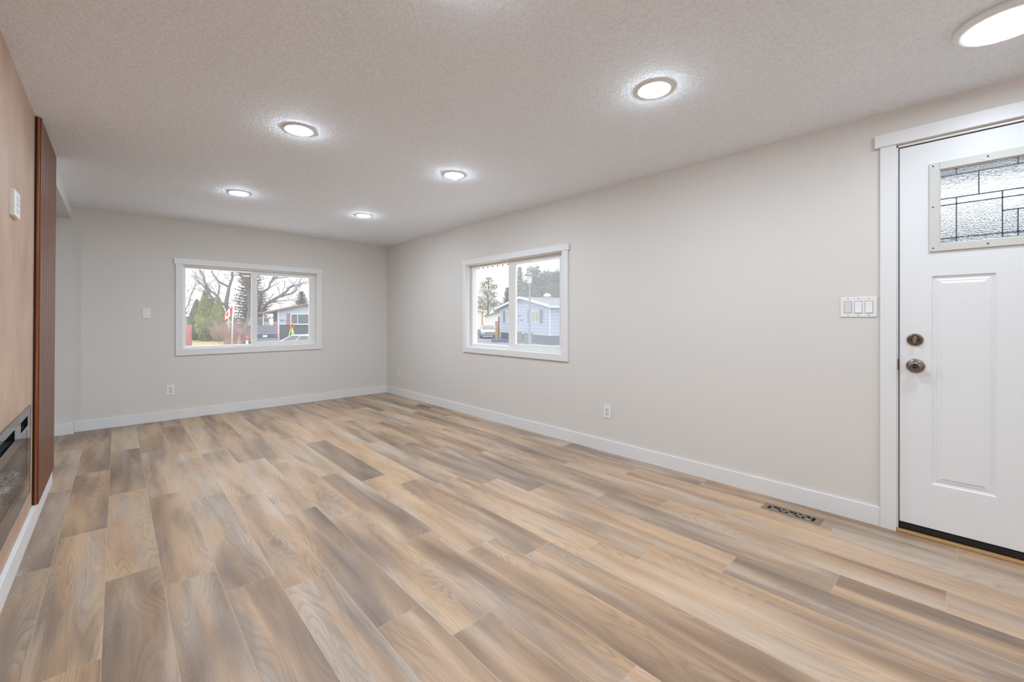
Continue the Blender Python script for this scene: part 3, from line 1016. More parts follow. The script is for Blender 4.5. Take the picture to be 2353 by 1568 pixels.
M_PORCHG = siding('grey_porch_boards', rgb(132, 138, 148), rgb(104, 110, 120), 0.25, True)
M_REDBOARD = siding('red_boards', rgb(214, 138, 138), rgb(176, 108, 110), 0.16, True)
M_SHINGLE = ground_mat('grey_shingle', rgb(112, 117, 124), rgb(132, 137, 144), rgb(152, 157, 162), 5)
M_MAUVE = plain('mauve_fascia', rgb(158, 128, 130), 0.6)
M_WHITEP = plain('white_outdoor_paint', rgb(236, 238, 240), 0.5)
M_NAVY = plain('slate_blue_shutter', rgb(92, 116, 140), 0.6)
M_DUSK = plain('dusty_red_shutter', rgb(166, 128, 136), 0.6)
M_TAN = plain('tan_wood', rgb(206, 158, 116), 0.7)
M_BROWN = plain('weathered_brown', rgb(120, 100, 88), 0.7)
M_DECAL = plain('dark_numerals', rgb(88, 96, 108), 0.6)
def dark_glass(name, c):
    t = NT(name)
    n = t.noise(t.obj(), 2.5, 3)
    return t.pbr(t.mix(n, tuple(x * 0.7 for x in c[:3]) + (1,), c), 0.06, spec=0.6)
M_WINB = dark_glass('house_window_glass', rgb(112, 128, 136))
M_WINC = dark_glass('curtained_glass', rgb(196, 192, 180))

def gable_body(b, w, d, z0, ze, zr, xr):
    """gable prism, gable end in the local x-z plane at y=0, running back to y=d"""
    b.prism([(0, 0, z0), (w, 0, z0), (w, 0, ze), (xr, 0, zr), (0, 0, ze)], (0, d, 0))
def roof_slabs(b, xl, xr_, w, ze_l, ze_r, zr, d, t=0.14, over=0.35):
    b.prism([(xl, -over, ze_l), (xr_, -over, zr), (w, -over, ze_r), (w, -over, ze_r + t), (xr_, -over, zr + t), (xl, -over, ze_l + t)], (0, d + 2 * over, 0))
def house_window(parent, x0, x1, z0, z1, mull=(), glass=None, fw=0.06, y=0.0):
    b = MB(); ring_y(b, x0, x1, z0, z1, fw, y - 0.05, y - 0.005)
    for m in mull:
        b.box(m - 0.03, m + 0.03, y - 0.045, y - 0.005, z0 + fw, z1 - fw)
    f = b.build('window_frame', M_WHITEP, parent, local=True)
    b = MB(); b.box(x0 + fw, x1 - fw, y - 0.02, y - 0.01, z0 + fw, z1 - fw)
    b.build('glass', glass or M_WINB, f, local=True)
    return f

# --- pale blue house seen through the right-hand window
hb = empty('blue_house', (24.982, 25.402, GZ), math.atan2(-9.578, -3.251), 'pale blue mobile home with navy shutters behind the tall lamp post', 'house')
W_, G = 10.11, -GZ
gm = lambda z: z - GZ
b = MB(); gable_body(b, W_, 13, gm(-0.2), gm(2.12), gm(3.0), 5.2); b.build('siding', M_BLUE, hb, local=True)
b = MB(); b.box(0.05, W_ - 0.05, 0.06, 12.9, 0, gm(-0.19)); b.build('skirting', M_SKIRTB, hb, local=True)
b = MB(); roof_slabs(b, -0.55, 5.2, W_ + 0.35, gm(2.08), gm(2.08), gm(3.0), 13, 0.10, 0.30); b.build('roof', M_SHINGLE, hb, local=True)
b = MB(); b.prism([(-0.6, -0.34, gm(2.06)), (5.2, -0.34, gm(2.96)), (W_ + 0.38, -0.34, gm(2.06)), (W_ + 0.38, -0.34, gm(2.24)), (5.2, -0.34, gm(3.16)), (-0.6, -0.34, gm(2.24))], (0, 0.04, 0)); b.build('fascia', M_WHITEP, hb, local=True)
b = MB(); b.box(W_ + 0.30, W_ + 0.44, -0.3, 13.2, gm(2.02), gm(2.16)); b.build('gutter', M_WHITEP, hb, local=True)
for cx in (W_ - 0.06, -0.02):
    b = MB(); b.box(cx, cx + 0.08, -0.03, 0.02, gm(-0.2), gm(2.1)); b.build('corner_trim', M_WHITEP, hb, local=True)
house_window(hb, 6.89, 8.38, gm(0.84), gm(1.86), (7.63,), M_WINC)
house_window(hb, 1.45, 2.75, gm(0.78), gm(1.90), (2.1,), M_WINC)
for xa, xb in ((6.26, 6.86), (8.41, 8.92), (0.90, 1.42), (2.78, 3.28)):
    b = MB(); b.box(xa, xb, -0.05, 0, gm(0.80), gm(1.90)); b.build('shutter', M_NAVY, hb, local=True)
for xa, zc, w in ((4.3, 1.42, 0.10), (4.48, 1.42, 0.12), (4.70, 1.42, 0.10), (3.75, 1.0, 0.14), (4.2, 1.0, 0.10), (4.75, 1.02, 0.16), (5.1, 1.02, 0.12)):
    b = MB(); b.box(xa, xa + w, -0.03, 0, gm(zc - 0.07), gm(zc + 0.07)); b.build('house_numeral', M_DECAL, hb, local=True)
b = MB(); b.lathe([(0.20, 0), (0.20, 0.22), (0.34, 0.26), (0.32, 0.42), (0.18, 0.54), (0, 0.58)], 20, origin=(6.1, 2.0, gm(2.86))); b.build('roof_vent', M_WHITEP, hb, local=True)
for xx, yy in ((6.6, 5.2), (7.3, 7.2)):
    b = MB(); b.box(xx, xx + 0.35, yy, yy + 0.35, gm(2.6), gm(2.95)); b.build('vent_pipe', M_BROWN, hb, local=True)
b = MB(); b.box(W_ + 0.02, W_ + 0.22, 2.6, 2.9, gm(0.0), gm(0.4)); b.build('meter_box', M_NAVY, hb, local=True)

# --- lamp post
lp = empty('lamp_post', (18.77, 15.18, GZ), 0, 'tall grey street lamp post in front of the pale blue house', 'street lamp')
M_GALV = plain('galvanised_steel', rgb(136, 147, 160), 0.45, 0.3)
b = MB(); b.lathe([(0.12, 0), (0.12, 0.5), (0.085, 0.6), (0.055, 4.55), (0.055, 4.7)], 14); b.build('post', M_GALV, lp, local=True)
b = MB(); b.lathe([(0.06, 4.65), (0.16, 4.7), (0.16, 4.95), (0.20, 5.3), (0.0, 5.3)], 16); b.build('lantern', M_WHITEP, lp, local=True)
b = MB(); b.lathe([(0.0, 5.52), (0.05, 5.50), (0.08, 5.38), (0.45, 5.30), (0.45, 5.26), (0.0, 5.25)], 20); b.build('cap', M_GALV, lp, local=True)

# --- bins
def bin_(name, loc, rz, m, label, h=1.02):
    r = empty(name, loc, rz, label, 'bin')
    b = MB(); b.prism([(-0.24, -0.26, 0.08), (0.24, -0.26, 0.08), (0.28, -0.32, h - 0.06), (-0.28, -0.32, h - 0.06)], (0, 0, 0))
    b.bm.clear()
    a = [(-0.24, -0.26, 0.06), (0.24, -0.26, 0.06), (0.24, 0.26, 0.06), (-0.24, 0.26, 0.06)]
    c = [(-0.30, -0.34, h - 0.05), (0.30, -0.34, h - 0.05), (0.30, 0.34, h - 0.05), (-0.30, 0.34, h - 0.05)]
    b.face(a[::-1]); b.face(c)
    for k in range(4):
        b.face([a[k], a[(k + 1) % 4], c[(k + 1) % 4], c[k]])
    b.build('body', m, r, local=True)
    b = MB(); b.box(-0.32, 0.32, -0.38, 0.36, h - 0.05, h); b.build('lid', m, r, local=True, bevel=0.01)
    for s in (-1, 1):
        b = MB(); b.lathe([(0.0, -0.03), (0.1, -0.03), (0.1, 0.03), (0, 0.03)], 12, 'X', (s * 0.25, 0.28, 0.1)); b.build('wheel', M_BLACK, r, local=True)
    return r
M_BINB = plain('brown_bin_plastic', rgb(112, 104, 104), 0.6)
M_BING = plain('green_bin_plastic', rgb(98, 128, 112), 0.6)
bin_('waste_bin', (19.02, 16.75, GZ + 0.02), R(50), M_BINB, 'dark brown bin beside the green one below the blue house', 1.10)
bin_('waste_bin', (19.60, 16.15, GZ + 0.02), R(45), M_BING, 'green wheelie bin beside the lamp post')

# --- low border and timber gate post by the blue house
b = MB(); b.box(-1.2, 1.2, -0.2, 0.2, 0, 0.30)
o = b.build('garden_border', plain('slate_border', rgb(92, 112, 138), 0.8), bevel=0.02)
o.location = (21.85, 21.25, GZ + 0.0); o.rotation_euler = (0, 0, R(-62))
tag(o, 'low slate-blue garden border at the left corner of the blue house', 'border')
gp = empty('timber_screen', (25.72, 26.6, GZ), R(-45), 'tall orange-brown timber screen between the parked sedan and the blue house', 'fence')
b = MB(); b.box(-0.26, 0.20, -0.05, 0.05, 0.0, 1.85); b.build('boards', M_TAN, gp, local=True)
b = MB(); b.box(0.04, 0.22, -0.09, 0.09, 0.0, 2.35); b.build('post', M_BROWN, gp, local=True)

# --- cream mobile home and white house further off
hc = empty('cream_house', (28.2, 35.9, GZ), math.atan2(1.39, 4.36), 'cream mobile home behind the parked silver sedan', 'house')
b = MB(); b.prism([(-6, 0, 0.7), (4.85, 0, 0.7), (4.85, 0, 3.02), (-6, 0, 3.75)], (0, 6, 0)); b.build('siding', M_CREAM, hc, local=True)
b = MB(); b.prism([(-6.2, -0.25, 3.75), (5.05, -0.25, 3.02), (5.05, -0.25, 3.16), (-6.2, -0.25, 3.9)], (0, 6.5, 0)); b.build('roof', M_WHITEP, hc, local=True)
b = MB(); b.box(-6, 4.8, 0.05, 5.9, 0, 0.7); b.build('skirting', M_SKIRTG, hc, local=True)
house_window(hc, 2.25, 2.75, 1.5, 2.6, (), M_WINB, 0.05)
b = MB(); b.box(4.2, 4.45, -0.06, 0, 0.7, 3.0); b.build('corner_trim', M_TAN, hc, local=True)
b = MB(); b.box(0.3, 3.2, -1.4, -0.1, 0.0, 0.25); b.box(0.5, 3.0, -1.1, -0.1, 0.25, 0.5); b.box(0.7, 2.9, -0.8, -0.1, 0.5, 0.72); b.build('step', plain('grey_step', rgb(140, 140, 138), 0.8), hc, local=True)

hw = empty('white_house', (37.85, 43.3, GZ), math.atan2(-0.686, 0.728), 'white mobile home with a sloping roof behind the sedan and timber screen', 'house')
b = MB(); gable_body(b, 4.4, 4.5, 0.5, 2.5, 3.1, 2.2); b.build('siding', M_WHITES, hw, local=True)
b = MB(); roof_slabs(b, -0.4, 2.2, 4.8, 2.42, 2.42, 3.1, 4.5); b.build('roof', M_SHINGLE, hw, local=True)
b = MB(); b.box(0.05, 4.35, 0.05, 4.4, 0, 0.5); b.build('skirting', M_SKIRTG, hw, local=True)

# --- pale grey house seen through the wide window
hg = empty('grey_house', (7.011, 33.819, GZ), math.atan2(-0.6858, 0.7278), 'pale grey mobile home with a picture window and dusty red shutter', 'house')
b = MB(); gable_body(b, 5.12, 13, gm(0.63), gm(1.86), gm(2.36), 2.56); b.build('siding', M_PALE, hg, local=True)
b = MB(); b.box(0.05, 5.07, 0.06, 12.9, 0, gm(0.63)); b.build('skirting', M_SKIRTG, hg, local=True)
b = MB(); b.prism([(-1.6, -0.3, gm(1.60)), (-0.9, -0.3, gm(1.66)), (2.56, -0.3, gm(2.36)), (6.2, -0.3, gm(1.62)), (6.2, -0.3, gm(1.74)), (2.56, -0.3, gm(2.50)), (-0.9, -0.3, gm(1.78)), (-1.6, -0.3, gm(1.70))], (0, 13.6, 0)); b.build('roof', M_MAUVE, hg, local=True)
b = MB(); b.box(-0.06, 0.08, -0.05, 0.06, 0.1, gm(1.80)); b.build('downpipe', M_WHITEP, hg, local=True)
b = MB(); b.box(-1.15, -0.02, 1.2, 1.35, gm(0.2), gm(1.6)); b.build('porch_wall', M_PORCHG, hg, local=True)
b = MB(); b.box(-1.30, -1.22, -0.1, -0.02, 0, gm(1.66)); b.build('porch_post', M_WHITEP, hg, local=True)
b = MB()
for z in (0.66, 0.75, 0.84):
    b.box(-1.25, -0.1, -0.06, -0.02, gm(z), gm(z + 0.04))
b.build('porch_rail', plain('cream_rail', rgb(228, 224, 206), 0.6), hg, local=True)
b = MB(); b.box(-1.25, -0.1, 0.0, 0.06, 0, gm(0.62)); b.build('porch_skirting', M_REDBOARD, hg, local=True)
house_window(hg, 1.03, 3.75, gm(0.64), gm(1.62), (1.66, 2.9), M_WINB, 0.10)
for xa, xb in ((0.70, 1.01), (3.77, 4.08)):
    b = MB(); b.box(xa, xb, -0.05, 0, gm(0.64), gm(1.62)); b.build('shutter', M_DUSK, hg, local=True)
def strokes(b, x, z, segs, h=0.15, t=0.024):
    for (ax, az, bx_, bz) in segs:
        b.box(x + min(ax, bx_) * h - t / 2, x + max(ax, bx_) * h + t / 2, -0.03, 0, z + min(az, bz) * h - t / 2, z + max(az, bz) * h + t / 2)
for i, segs in enumerate(([(0, .4, 0, 1), (0, .4, .6, .4), (.5, 0, .5, 1)], [(0.2, 0, 0.2, 1)], [(0.2, 0, 0.2, 1)])):
    b = MB(); strokes(b, 0.20 + i * 0.17, gm(0.93), segs); b.build('house_numeral', M_DECAL, hg, local=True)

# --- far white garage and grey shed
hs = empty('white_garage', (9.80, 69.6, GZ), math.atan2(-0.6858, 0.7278), 'low white building far behind the flag and the bare bush', 'building')
b = MB(); b.box(-1.2, 1.9, 0, 6, 0, 2.1); b.build('wall', M_WHITES, hs, local=True)
b = MB(); b.box(-1.4, 2.1, -0.3, 6.3, 2.1, 2.5); b.build('roof', M_WHITEP, hs, local=True)
hs = empty('grey_shed', (1.6, 51.3, GZ), math.atan2(-0.6858, 0.7278), 'grey shed with a white roof edge behind the red fence', 'building')
b = MB(); b.box(-6, 1.3, 0, 3, 0, 2.35); b.build('wall', plain('shed_grey', rgb(158, 160, 176), 0.7), hs, local=True)
b = MB(); b.box(-6.3, 1.6, -0.3, 3.3, 2.35, 2.55); b.build('roof', M_WHITEP, hs, local=True)

# --- red fence
fn = empty('red_fence', (0.85, 32.6, GZ), math.atan2(-4.09, -0.77), 'red board fence at the left edge of the wide window view', 'fence')
b = MB(); b.box(0, 4.3, -0.03, 0.03, 0.05, 1.62); b.build('boards', M_REDBOARD, fn, local=True)
b = MB(); b.box(-0.08, 0.08, -0.08, 0.08, 0, 1.66); b.build('post', M_REDBOARD, fn, local=True)

# --- flag on its pole
fl = empty('flagpole', (2.59, 27.68, GZ), 0, 'white flagpole with a red and white maple leaf flag before the bush', 'flagpole')
b = MB(); b.tube([(0, 0, 0), (0.05, 0.0, 2.0), (0.10, -0.05, 2.98)], 0.045, 10); b.build('pole', M_WHITEP, fl, local=True)
M_FRED = plain('flag_red', rgb(222, 58, 62), 0.7)
M_FWHITE = plain('flag_white', rgb(244, 242, 242), 0.7)
def flag_pt(u, v):
    """u along the fly, v down the hoist, both 0..1: wind-slackened cloth drooping to the left"""
    x = 0.08 - 0.74 * (1 - (1 - u) ** 1.3) * 0.86
    z = 2.93 - 0.62 * v - 0.72 * u ** 1.4 + 0.25 * u * v
    y = 0.06 * math.sin(u * 7 + v * 2) * (0.3 + u)
    return (x * 0.728, -x * 0.686 + y, z)
for nm, ua, ub, m in (('hoist_band', 0, .25, M_FRED), ('white_band', .25, .75, M_FWHITE), ('fly_band', .75, 1.0, M_FRED)):
    b = MB(); n1, n2 = 8, 6
    for i in range(n1):
        for j in range(n2):
            u0, u1 = ua + (ub - ua) * i / n1, ua + (ub - ua) * (i + 1) / n1
            q = [Vector(flag_pt(u0, j / n2)), Vector(flag_pt(u1, j / n2)), Vector(flag_pt(u1, (j + 1) / n2)), Vector(flag_pt(u0, (j + 1) / n2))]
            b.face(q); b.face([p + Vector((0.004, 0.004, 0)) for p in q[::-1]])
    b.build(nm, m, fl, local=True, fix=False)
leaf = [(0, -.5), (.06, -.5), (.05, -.22), (.36, -.28), (.30, -.14), (.5, .08), (.36, .12), (.34, .26), (.18, .14), (.24, .40), (.12, .34), (0, .55)]
leaf = leaf + [(-x, y) for x, y in leaf[::-1][1:-1]]
b = MB(); b.face([Vector(flag_pt(0.5 + x * 0.34, 0.5 - y * 0.62)) + Vector((-0.02, -0.02, 0)) for x, y in leaf]); b.build('maple_leaf', M_FRED, fl, local=True, fix=False)

# --- red-topped marker post
mp = empty('marker_post', (3.46, 27.54, GZ), 0, 'white marker post with a red top beside the dark blue car', 'post')
b = MB(); b.lathe([(0.06, 0), (0.06, 0.62), (0.0, 0.62)], 10); b.build('shaft', M_WHITEP, mp, local=True)
b = MB(); b.lathe([(0.0, 0.60), (0.065, 0.62), (0.075, 0.80), (0.05, 0.90), (0, 0.92)], 10); b.build('red_cap', plain('faded_red', rgb(206, 104, 100), 0.6), mp, local=True)

# --- yellow survey tripod
tp = empty('survey_tripod', (6.32, 27.6, GZ), 0, 'yellow tripod with an orange instrument in front of the grey house', 'tripod')
M_YEL = plain('yellow_paint', rgb(226, 214, 96), 0.5)
M_ORA = plain('orange_paint', rgb(238, 120, 62), 0.5)
for k in range(3):
    a = 2 * PI * k / 3 + 0.4
    b = MB(); b.tube([(math.cos(a) * 0.42, math.sin(a) * 0.42, 0.0), (math.cos(a) * 0.05, math.sin(a) * 0.05, 1.40)], 0.035, 8); b.build('leg', M_YEL, tp, local=True)
b = MB(); b.lathe([(0.0, 1.38), (0.10, 1.38), (0.10, 1.44), (0, 1.44)], 14); b.build('head', M_YEL, tp, local=True)
b = MB(); b.lathe([(0.0, 1.44), (0.10, 1.46), (0.15, 1.58), (0.14, 1.72), (0.07, 1.80), (0, 1.81)], 14); b.build('instrument', M_ORA, tp, local=True)
b = MB(); b.lathe([(0.0, -0.17), (0.06, -0.16), (0.06, -0.10)], 12, 'Y', (0.0, 0, 1.62)); b.build('lens', M_BLACK, tp, local=True)

# --- vehicles: local x forward, y to the left
def paint(name, col):
    t = NT(name)
    n = t.noise(t.obj(), 3, 2)
    return t.pbr(t.mix(n, tuple(c * 0.94 for c in col[:3]) + (1,), col), 0.25, spec=0.5, **{'Coat Weight': 0.5})
M_CARGLASS = dark_glass('car_glass', rgb(84, 96, 104))
M_TYRE = plain('tyre_rubber', rgb(40, 40, 42), 0.8)
M_RIM = plain('alloy_rim', rgb(170, 172, 176), 0.35, 0.6)
M_TAIL = plain('tail_lamp_red', rgb(206, 44, 44), 0.25)
M_HEADL = plain('head_lamp', rgb(226, 230, 234), 0.15)
def vehicle(name, loc, rz, label, body_m, L, w, zs, cabin, roof_z, bumper_m=None, boxy=True, cat='car'):
    """zs: list of (x, z) for the lower body's upper outline, rear to front; cabin: belt rear, roof rear, roof front, belt front"""
    r = empty(name, loc, rz, label, cat)
    hw_ = w / 2
    belt = cabin[4]
    prof = [(0.06, 0.32), (0.0, 0.45)] + zs + [(L, 0.45), (L - 0.06, 0.30)]
    b = MB(); b.prism([(x, -hw_, z) for x, z in prof], (0, w, 0))
    b.build('body', body_m, r, local=True, bevel=0.05)
    br, rr, rf, bf = cabin[:4]
    ti = 0.17 if boxy else 0.25
    lo = [(br, -hw_ + 0.06, belt - 0.04), (bf, -hw_ + 0.06, belt - 0.04), (bf, hw_ - 0.06, belt - 0.04), (br, hw_ - 0.06, belt - 0.04)]
    hi = [(rr, -hw_ + ti, roof_z), (rf, -hw_ + ti, roof_z), (rf, hw_ - ti, roof_z), (rr, hw_ - ti, roof_z)]
    b = MB()
    b.face(lo[::-1]); b.face(hi)
    for k in range(4):
        b.face([lo[k], lo[(k + 1) % 4], hi[(k + 1) % 4], hi[k]])
    cab = b.build('cabin', body_m, r, local=True, bevel=0.05)
    def panel(q, nm, s=(0.10, 0.90, 0.14, 0.86)):
        """glass laid on a cabin side; q = lower a, lower b, upper b, upper a"""
        q = [Vector(p) for p in q]
        def at_(u, v):
            return q[0].lerp(q[1], u).lerp(q[3].lerp(q[2], u), v)
        nrm = (q[1] - q[0]).cross(q[3] - q[0]).normalized()
        c = Vector(((br + bf) / 2, 0, (belt + roof_z) / 2))
        if nrm.dot(q[0] - c) < 0:
            nrm.negate()
        b = MB()
        pts = [at_(s[0], s[2]), at_(s[1], s[2]), at_(s[1], s[3]), at_(s[0], s[3])]
        b.prism([p - nrm * 0.01 for p in pts], nrm * 0.022)
        b.build(nm, M_CARGLASS, cab, local=True)
    panel([lo[3], lo[0], hi[0], hi[3]], 'rear_window')
    panel([lo[1], lo[2], hi[2], hi[1]], 'windscreen', (0.06, 0.94, 0.1, 0.92))
    for a, c in ((0, 1), (3, 2)):
        for s0, s1 in ((0.06, 0.34), (0.37, 0.64), (0.67, 0.95)):
            panel([lo[a], lo[c], hi[c], hi[a]], 'side_window', (s0, s1, 0.18, 0.88))
    for x in (L * 0.19, L * 0.81):
        for s in (-1, 1):
            b = MB(); b.lathe([(0.0, -0.1), (0.28, -0.1), (0.33, -0.07), (0.33, 0.07), (0.28, 0.1), (0, 0.1)], 20, 'Y', (x, s * (hw_ - 0.08), 0.33))
            wh = b.build('wheel', M_TYRE, r, local=True)
            b = MB(); b.lathe([(0.0, s * 0.108), (0.20, s * 0.106), (0.21, s * 0.09)], 16, 'Y', (x, s * (hw_ - 0.08), 0.33)); b.build('rim', M_RIM, wh, local=True)
    zb = zs[0][1]
    for s in (-1, 1):
        b = MB(); b.box(-0.02, 0.10, s * (hw_ - 0.10) - 0.09, s * (hw_ - 0.10) + 0.09, zb - 0.33, zb - 0.02); b.build('tail_lamp', M_TAIL, r, local=True, bevel=0.015)
        b = MB(); b.box(L - 0.14, L + 0.02, s * (hw_ - 0.24) - 0.18, s * (hw_ - 0.24) + 0.18, zs[-1][1] - 0.20, zs[-1][1] - 0.05); b.build('head_lamp', M_HEADL, r, local=True, bevel=0.015)
    for xb0, xb1 in ((-0.07, 0.12), (L - 0.12, L + 0.07)):
        b = MB(); b.box(xb0, xb1, -hw_ + 0.03, hw_ - 0.03, 0.36, 0.58); b.build('bumper', bumper_m or body_m, r, local=True, bevel=0.03)
    b = MB(); b.box(-0.02, 0.03, -0.16, 0.16, zb - 0.30, zb - 0.13); b.build('licence_plate', M_WHITEP, r, local=True)
    b = MB(); b.box(L - 0.03, L + 0.03, -0.55, 0.55, 0.56, 0.66); b.build('grille', M_BLACK, r, local=True)
    b = MB(); b.box(rr - 0.05, rr + 0.03, -0.22, 0.22, roof_z - 0.07, roof_z - 0.02); b.build('brake_lamp', plain('dull_red_lamp', rgb(190, 110, 116), 0.4), r, local=True)
    return r
P_NAVY = paint('navy_car_paint', rgb(70, 84, 124))
P_SILV = paint('silver_car_paint', rgb(158, 163, 170))
P_WHITE = paint('white_car_paint', rgb(230, 233, 238))
P_DGREY = paint('dark_grey_car_paint', rgb(98, 106, 118))
GB = plain('grey_bumper_plastic', rgb(152, 152, 152), 0.6)
def heading(deg):                     # compass-like: 0 looks along +y, positive to the right
    return R(90 - deg)
vehicle('dark_blue_suv', (5.20, 30.4, GZ), heading(0.5), 'dark blue sport utility car parked facing away in front of the porch', P_NAVY, 4.1, 1.80, [(0.0, 0.98), (0.15, 1.04), (3.0, 1.02), (4.0, 0.92), (4.1, 0.75)], (0.06, 0.32, 2.5, 3.2, 1.02), 1.60, GB)
vehicle('white_car', (4.80, 13.85, GZ), heading(-28), 'white car whose roof shows along the bottom of the wide window', P_WHITE, 4.5, 1.80, [(0.0, 0.90), (0.2, 0.98), (3.3, 0.95), (4.4, 0.80), (4.5, 0.65)], (0.15, 0.85, 2.5, 3.45, 0.95), 1.34, None, False)
vehicle('silver_sedan', (27.9, 31.0, GZ + 0.02), heading(216), 'silver sedan parked beside the cream mobile home', P_SILV, 4.5, 1.76, [(0.0, 0.92), (0.9, 0.98), (3.2, 0.95), (4.3, 0.78), (4.5, 0.62)], (0.7, 1.3, 2.4, 3.3, 0.95), 1.40, None, False)
vehicle('dark_van', (7.55, 42.6, GZ), heading(8), 'dark grey van parked behind the dark blue car', P_DGREY, 5.0, 1.9, [(0.0, 1.1), (0.1, 1.2), (4.0, 1.15), (4.9, 1.0), (5.0, 0.7)], (0.04, 0.2, 3.4, 4.1, 1.2), 2.15, None, True, 'van')

# --- trees
def bark(name, a, c):
    t = NT(name)
    n = t.noise(t.scale(t.geo(), (6, 6, 1.2)), 2, 4)
    return t.pbr(t.mix(n, a, c), 0.9, spec=0.1)
M_BARK = bark('grey_bark', rgb(112, 108, 108), rgb(150, 146, 144))
M_TWIG = bark('pale_twigs', rgb(128, 118, 116), rgb(156, 146, 142))
M_BUSH = bark('reddish_twigs', rgb(176, 146, 146), rgb(214, 180, 178))
def leafmat(name, cols, sc=1.5):
    t = NT(name)
    n = t.noise(t.geo(), sc, 3)
    n2 = t.noise(t.geo(), sc * 9, 2)
    col = t.ramp(t.math('ADD', t.math('MULTIPLY', n, 0.6), t.math('MULTIPLY', n2, 0.4)), [(0.35, cols[0]), (0.5, cols[1]), (0.66, cols[2])])
    return t.pbr(col, 0.8, spec=0.15)
M_CEDAR = leafmat('cedar_foliage', (rgb(116, 134, 102), rgb(158, 166, 108), rgb(206, 198, 128)))
M_CEDARD = leafmat('dark_cedar_foliage', (rgb(96, 118, 104), rgb(126, 146, 116), rgb(166, 172, 124)))
M_SPRUCE = leafmat('spruce_needles', (rgb(92, 104, 98), rgb(122, 134, 124), rgb(150, 158, 146)))
M_SPRUCE2 = leafmat('grey_green_needles', (rgb(106, 116, 108), rgb(134, 142, 132), rgb(158, 164, 152)))
M_OLIVE = leafmat('olive_leaves', (rgb(134, 138, 108), rgb(160, 160, 122), rgb(186, 182, 140)))

def rand_dir(g, up=0.0):
    v = Vector((g.uniform(-1, 1), g.uniform(-1, 1), g.uniform(-1, 1) + up))
    return v.normalized()
def grow(bt, p, d, ln, r, depth, g, spread=0.55, up=0.12):
    pts = [p.copy()]
    rad = [r]
    n = 4
    for i in range(n):
        d = (d + rand_dir(g) * 0.22 + Vector((0, 0, up * 0.4))).normalized()
        p = p + d * ln / n
        pts.append(p.copy()); rad.append(r * (1 - 0.6 * (i + 1) / n))
        if depth > 0 and i > 0:
            for _ in range(2 if depth > 1 else 1):
                if g.random() < 0.85:
                    nd = (d + rand_dir(g, 0.2) * spread * 1.6).normalized()
                    grow(bt, p, nd, ln * g.uniform(0.5, 0.72), rad[-1] * 0.7, depth - 1, g, spread, up)
    bt.tube(pts, rad, 4 if r < 0.05 else 6, caps=False)

# the big bare tree: lateral offset (along the far house line) and height of each limb, then twigs grown off them
bt_root = Vector((7.727, 49.632, GZ))
LAT = Vector((0.7278, -0.6858, 0)); DEP = Vector((0.6858, 0.7278, 0))
bt = empty('bare_tree', bt_root, 0, 'big bare spreading tree behind the dark blue car', 'tree')
limbs = [
    ([(0, -0.6), (0.0, 0.9), (-0.05, 1.9), (-0.28, 3.35), (-0.3, 4.3), (-0.2, 4.85), (-0.4, 5.3), (-1.0, 5.7), (-1.35, 6.3), (-1.5, 7.4)], 0.42, 0.08, 0.0),
    ([(-0.2, 4.85), (0.35, 5.2), (0.7, 5.9), (1.0, 6.8)], 0.16, 0.05, 0.3),
    ([(-0.3, 4.5), (0.3, 5.6), (0.9, 6.6), (1.2, 7.8)], 0.12, 0.04, -0.4),
    ([(-0.9, -0.6), (-1.0, 0.85), (-1.45, 1.7), (-1.9, 2.75), (-2.5, 2.95), (-2.65, 3.4), (-2.8, 3.85), (-3.4, 4.25), (-3.9, 5.2)], 0.34, 0.06, 0.6),
    ([(-1.9, 2.75), (-2.1, 4.8), (-2.1, 5.9), (-2.3, 7.2), (-2.2, 8.4)], 0.2, 0.05, 0.2),
    ([(-2.1, 4.8), (-2.9, 5.4), (-3.5, 6.4), (-3.8, 7.6)], 0.12, 0.04, -0.2),
    ([(-2.5, 2.95), (-3.4, 3.7), (-4.2, 4.7), (-5.0, 5.2), (-6.3, 5.4)], 0.16, 0.04, 0.5),
    ([(-3.4, 3.7), (-3.9, 4.9), (-4.2, 6.0), (-5.0, 7.2)], 0.12, 0.04, -0.6),
    ([(-2.8, 3.2), (-4.5, 3.2), (-5.7, 3.1), (-6.9, 2.7)], 0.10, 0.03, 0.9),
    ([(0, 1.2), (1.2, 1.8), (2.1, 2.3), (3.0, 2.9), (3.8, 3.65), (4.2, 4.25), (4.45, 4.9), (5.1, 5.1), (5.8, 4.85)], 0.30, 0.04, -0.3),
    ([(3.8, 3.65), (4.6, 4.05), (5.0, 4.4), (5.3, 4.9)], 0.13, 0.04, 0.1),
    ([(3.3, 3.1), (4.2, 3.2), (5.0, 3.4)], 0.08, 0.03, 0.2),
    ([(0.6, 1.5), (1.6, 3.0), (2.35, 4.1), (2.95, 4.6), (2.95, 5.3), (3.1, 5.8), (4.1, 6.0)], 0.20, 0.04, 0.5),
    ([(2.95, 5.3), (3.1, 6.4), (3.6, 7.4)], 0.08, 0.03, 0.3),
]
b1, b2_ = MB(), MB()
g = random.Random(11)
for pts, r0, r1, dep in limbs:
    n = len(pts)
    P3 = []
    for i, (a, z) in enumerate(pts):
        P3.append(bt_root + LAT * a + DEP * (1.1 * math.sin(a * 1.1 + z * 0.5)) + Vector((0, 0, z - GZ)))
    rr = [r0 + (r1 - r0) * i / (n - 1) for i in range(n)]
    b1.tube(P3, rr, 7, caps=False)
    for i in range(2, n):
        d = (P3[i] - P3[i - 1]).normalized()
        for q in range(3):
            p = P3[i - 1].lerp(P3[i], g.random())
            grow(b2_, p, (d + rand_dir(g, 0.3) * 0.9).normalized(), g.uniform(1.0, 2.0), max(0.032, min(0.06, rr[i] * 0.35)), 2, g)
b1.build('trunk', M_BARK, bt); b2_.build('branches', M_TWIG, bt)

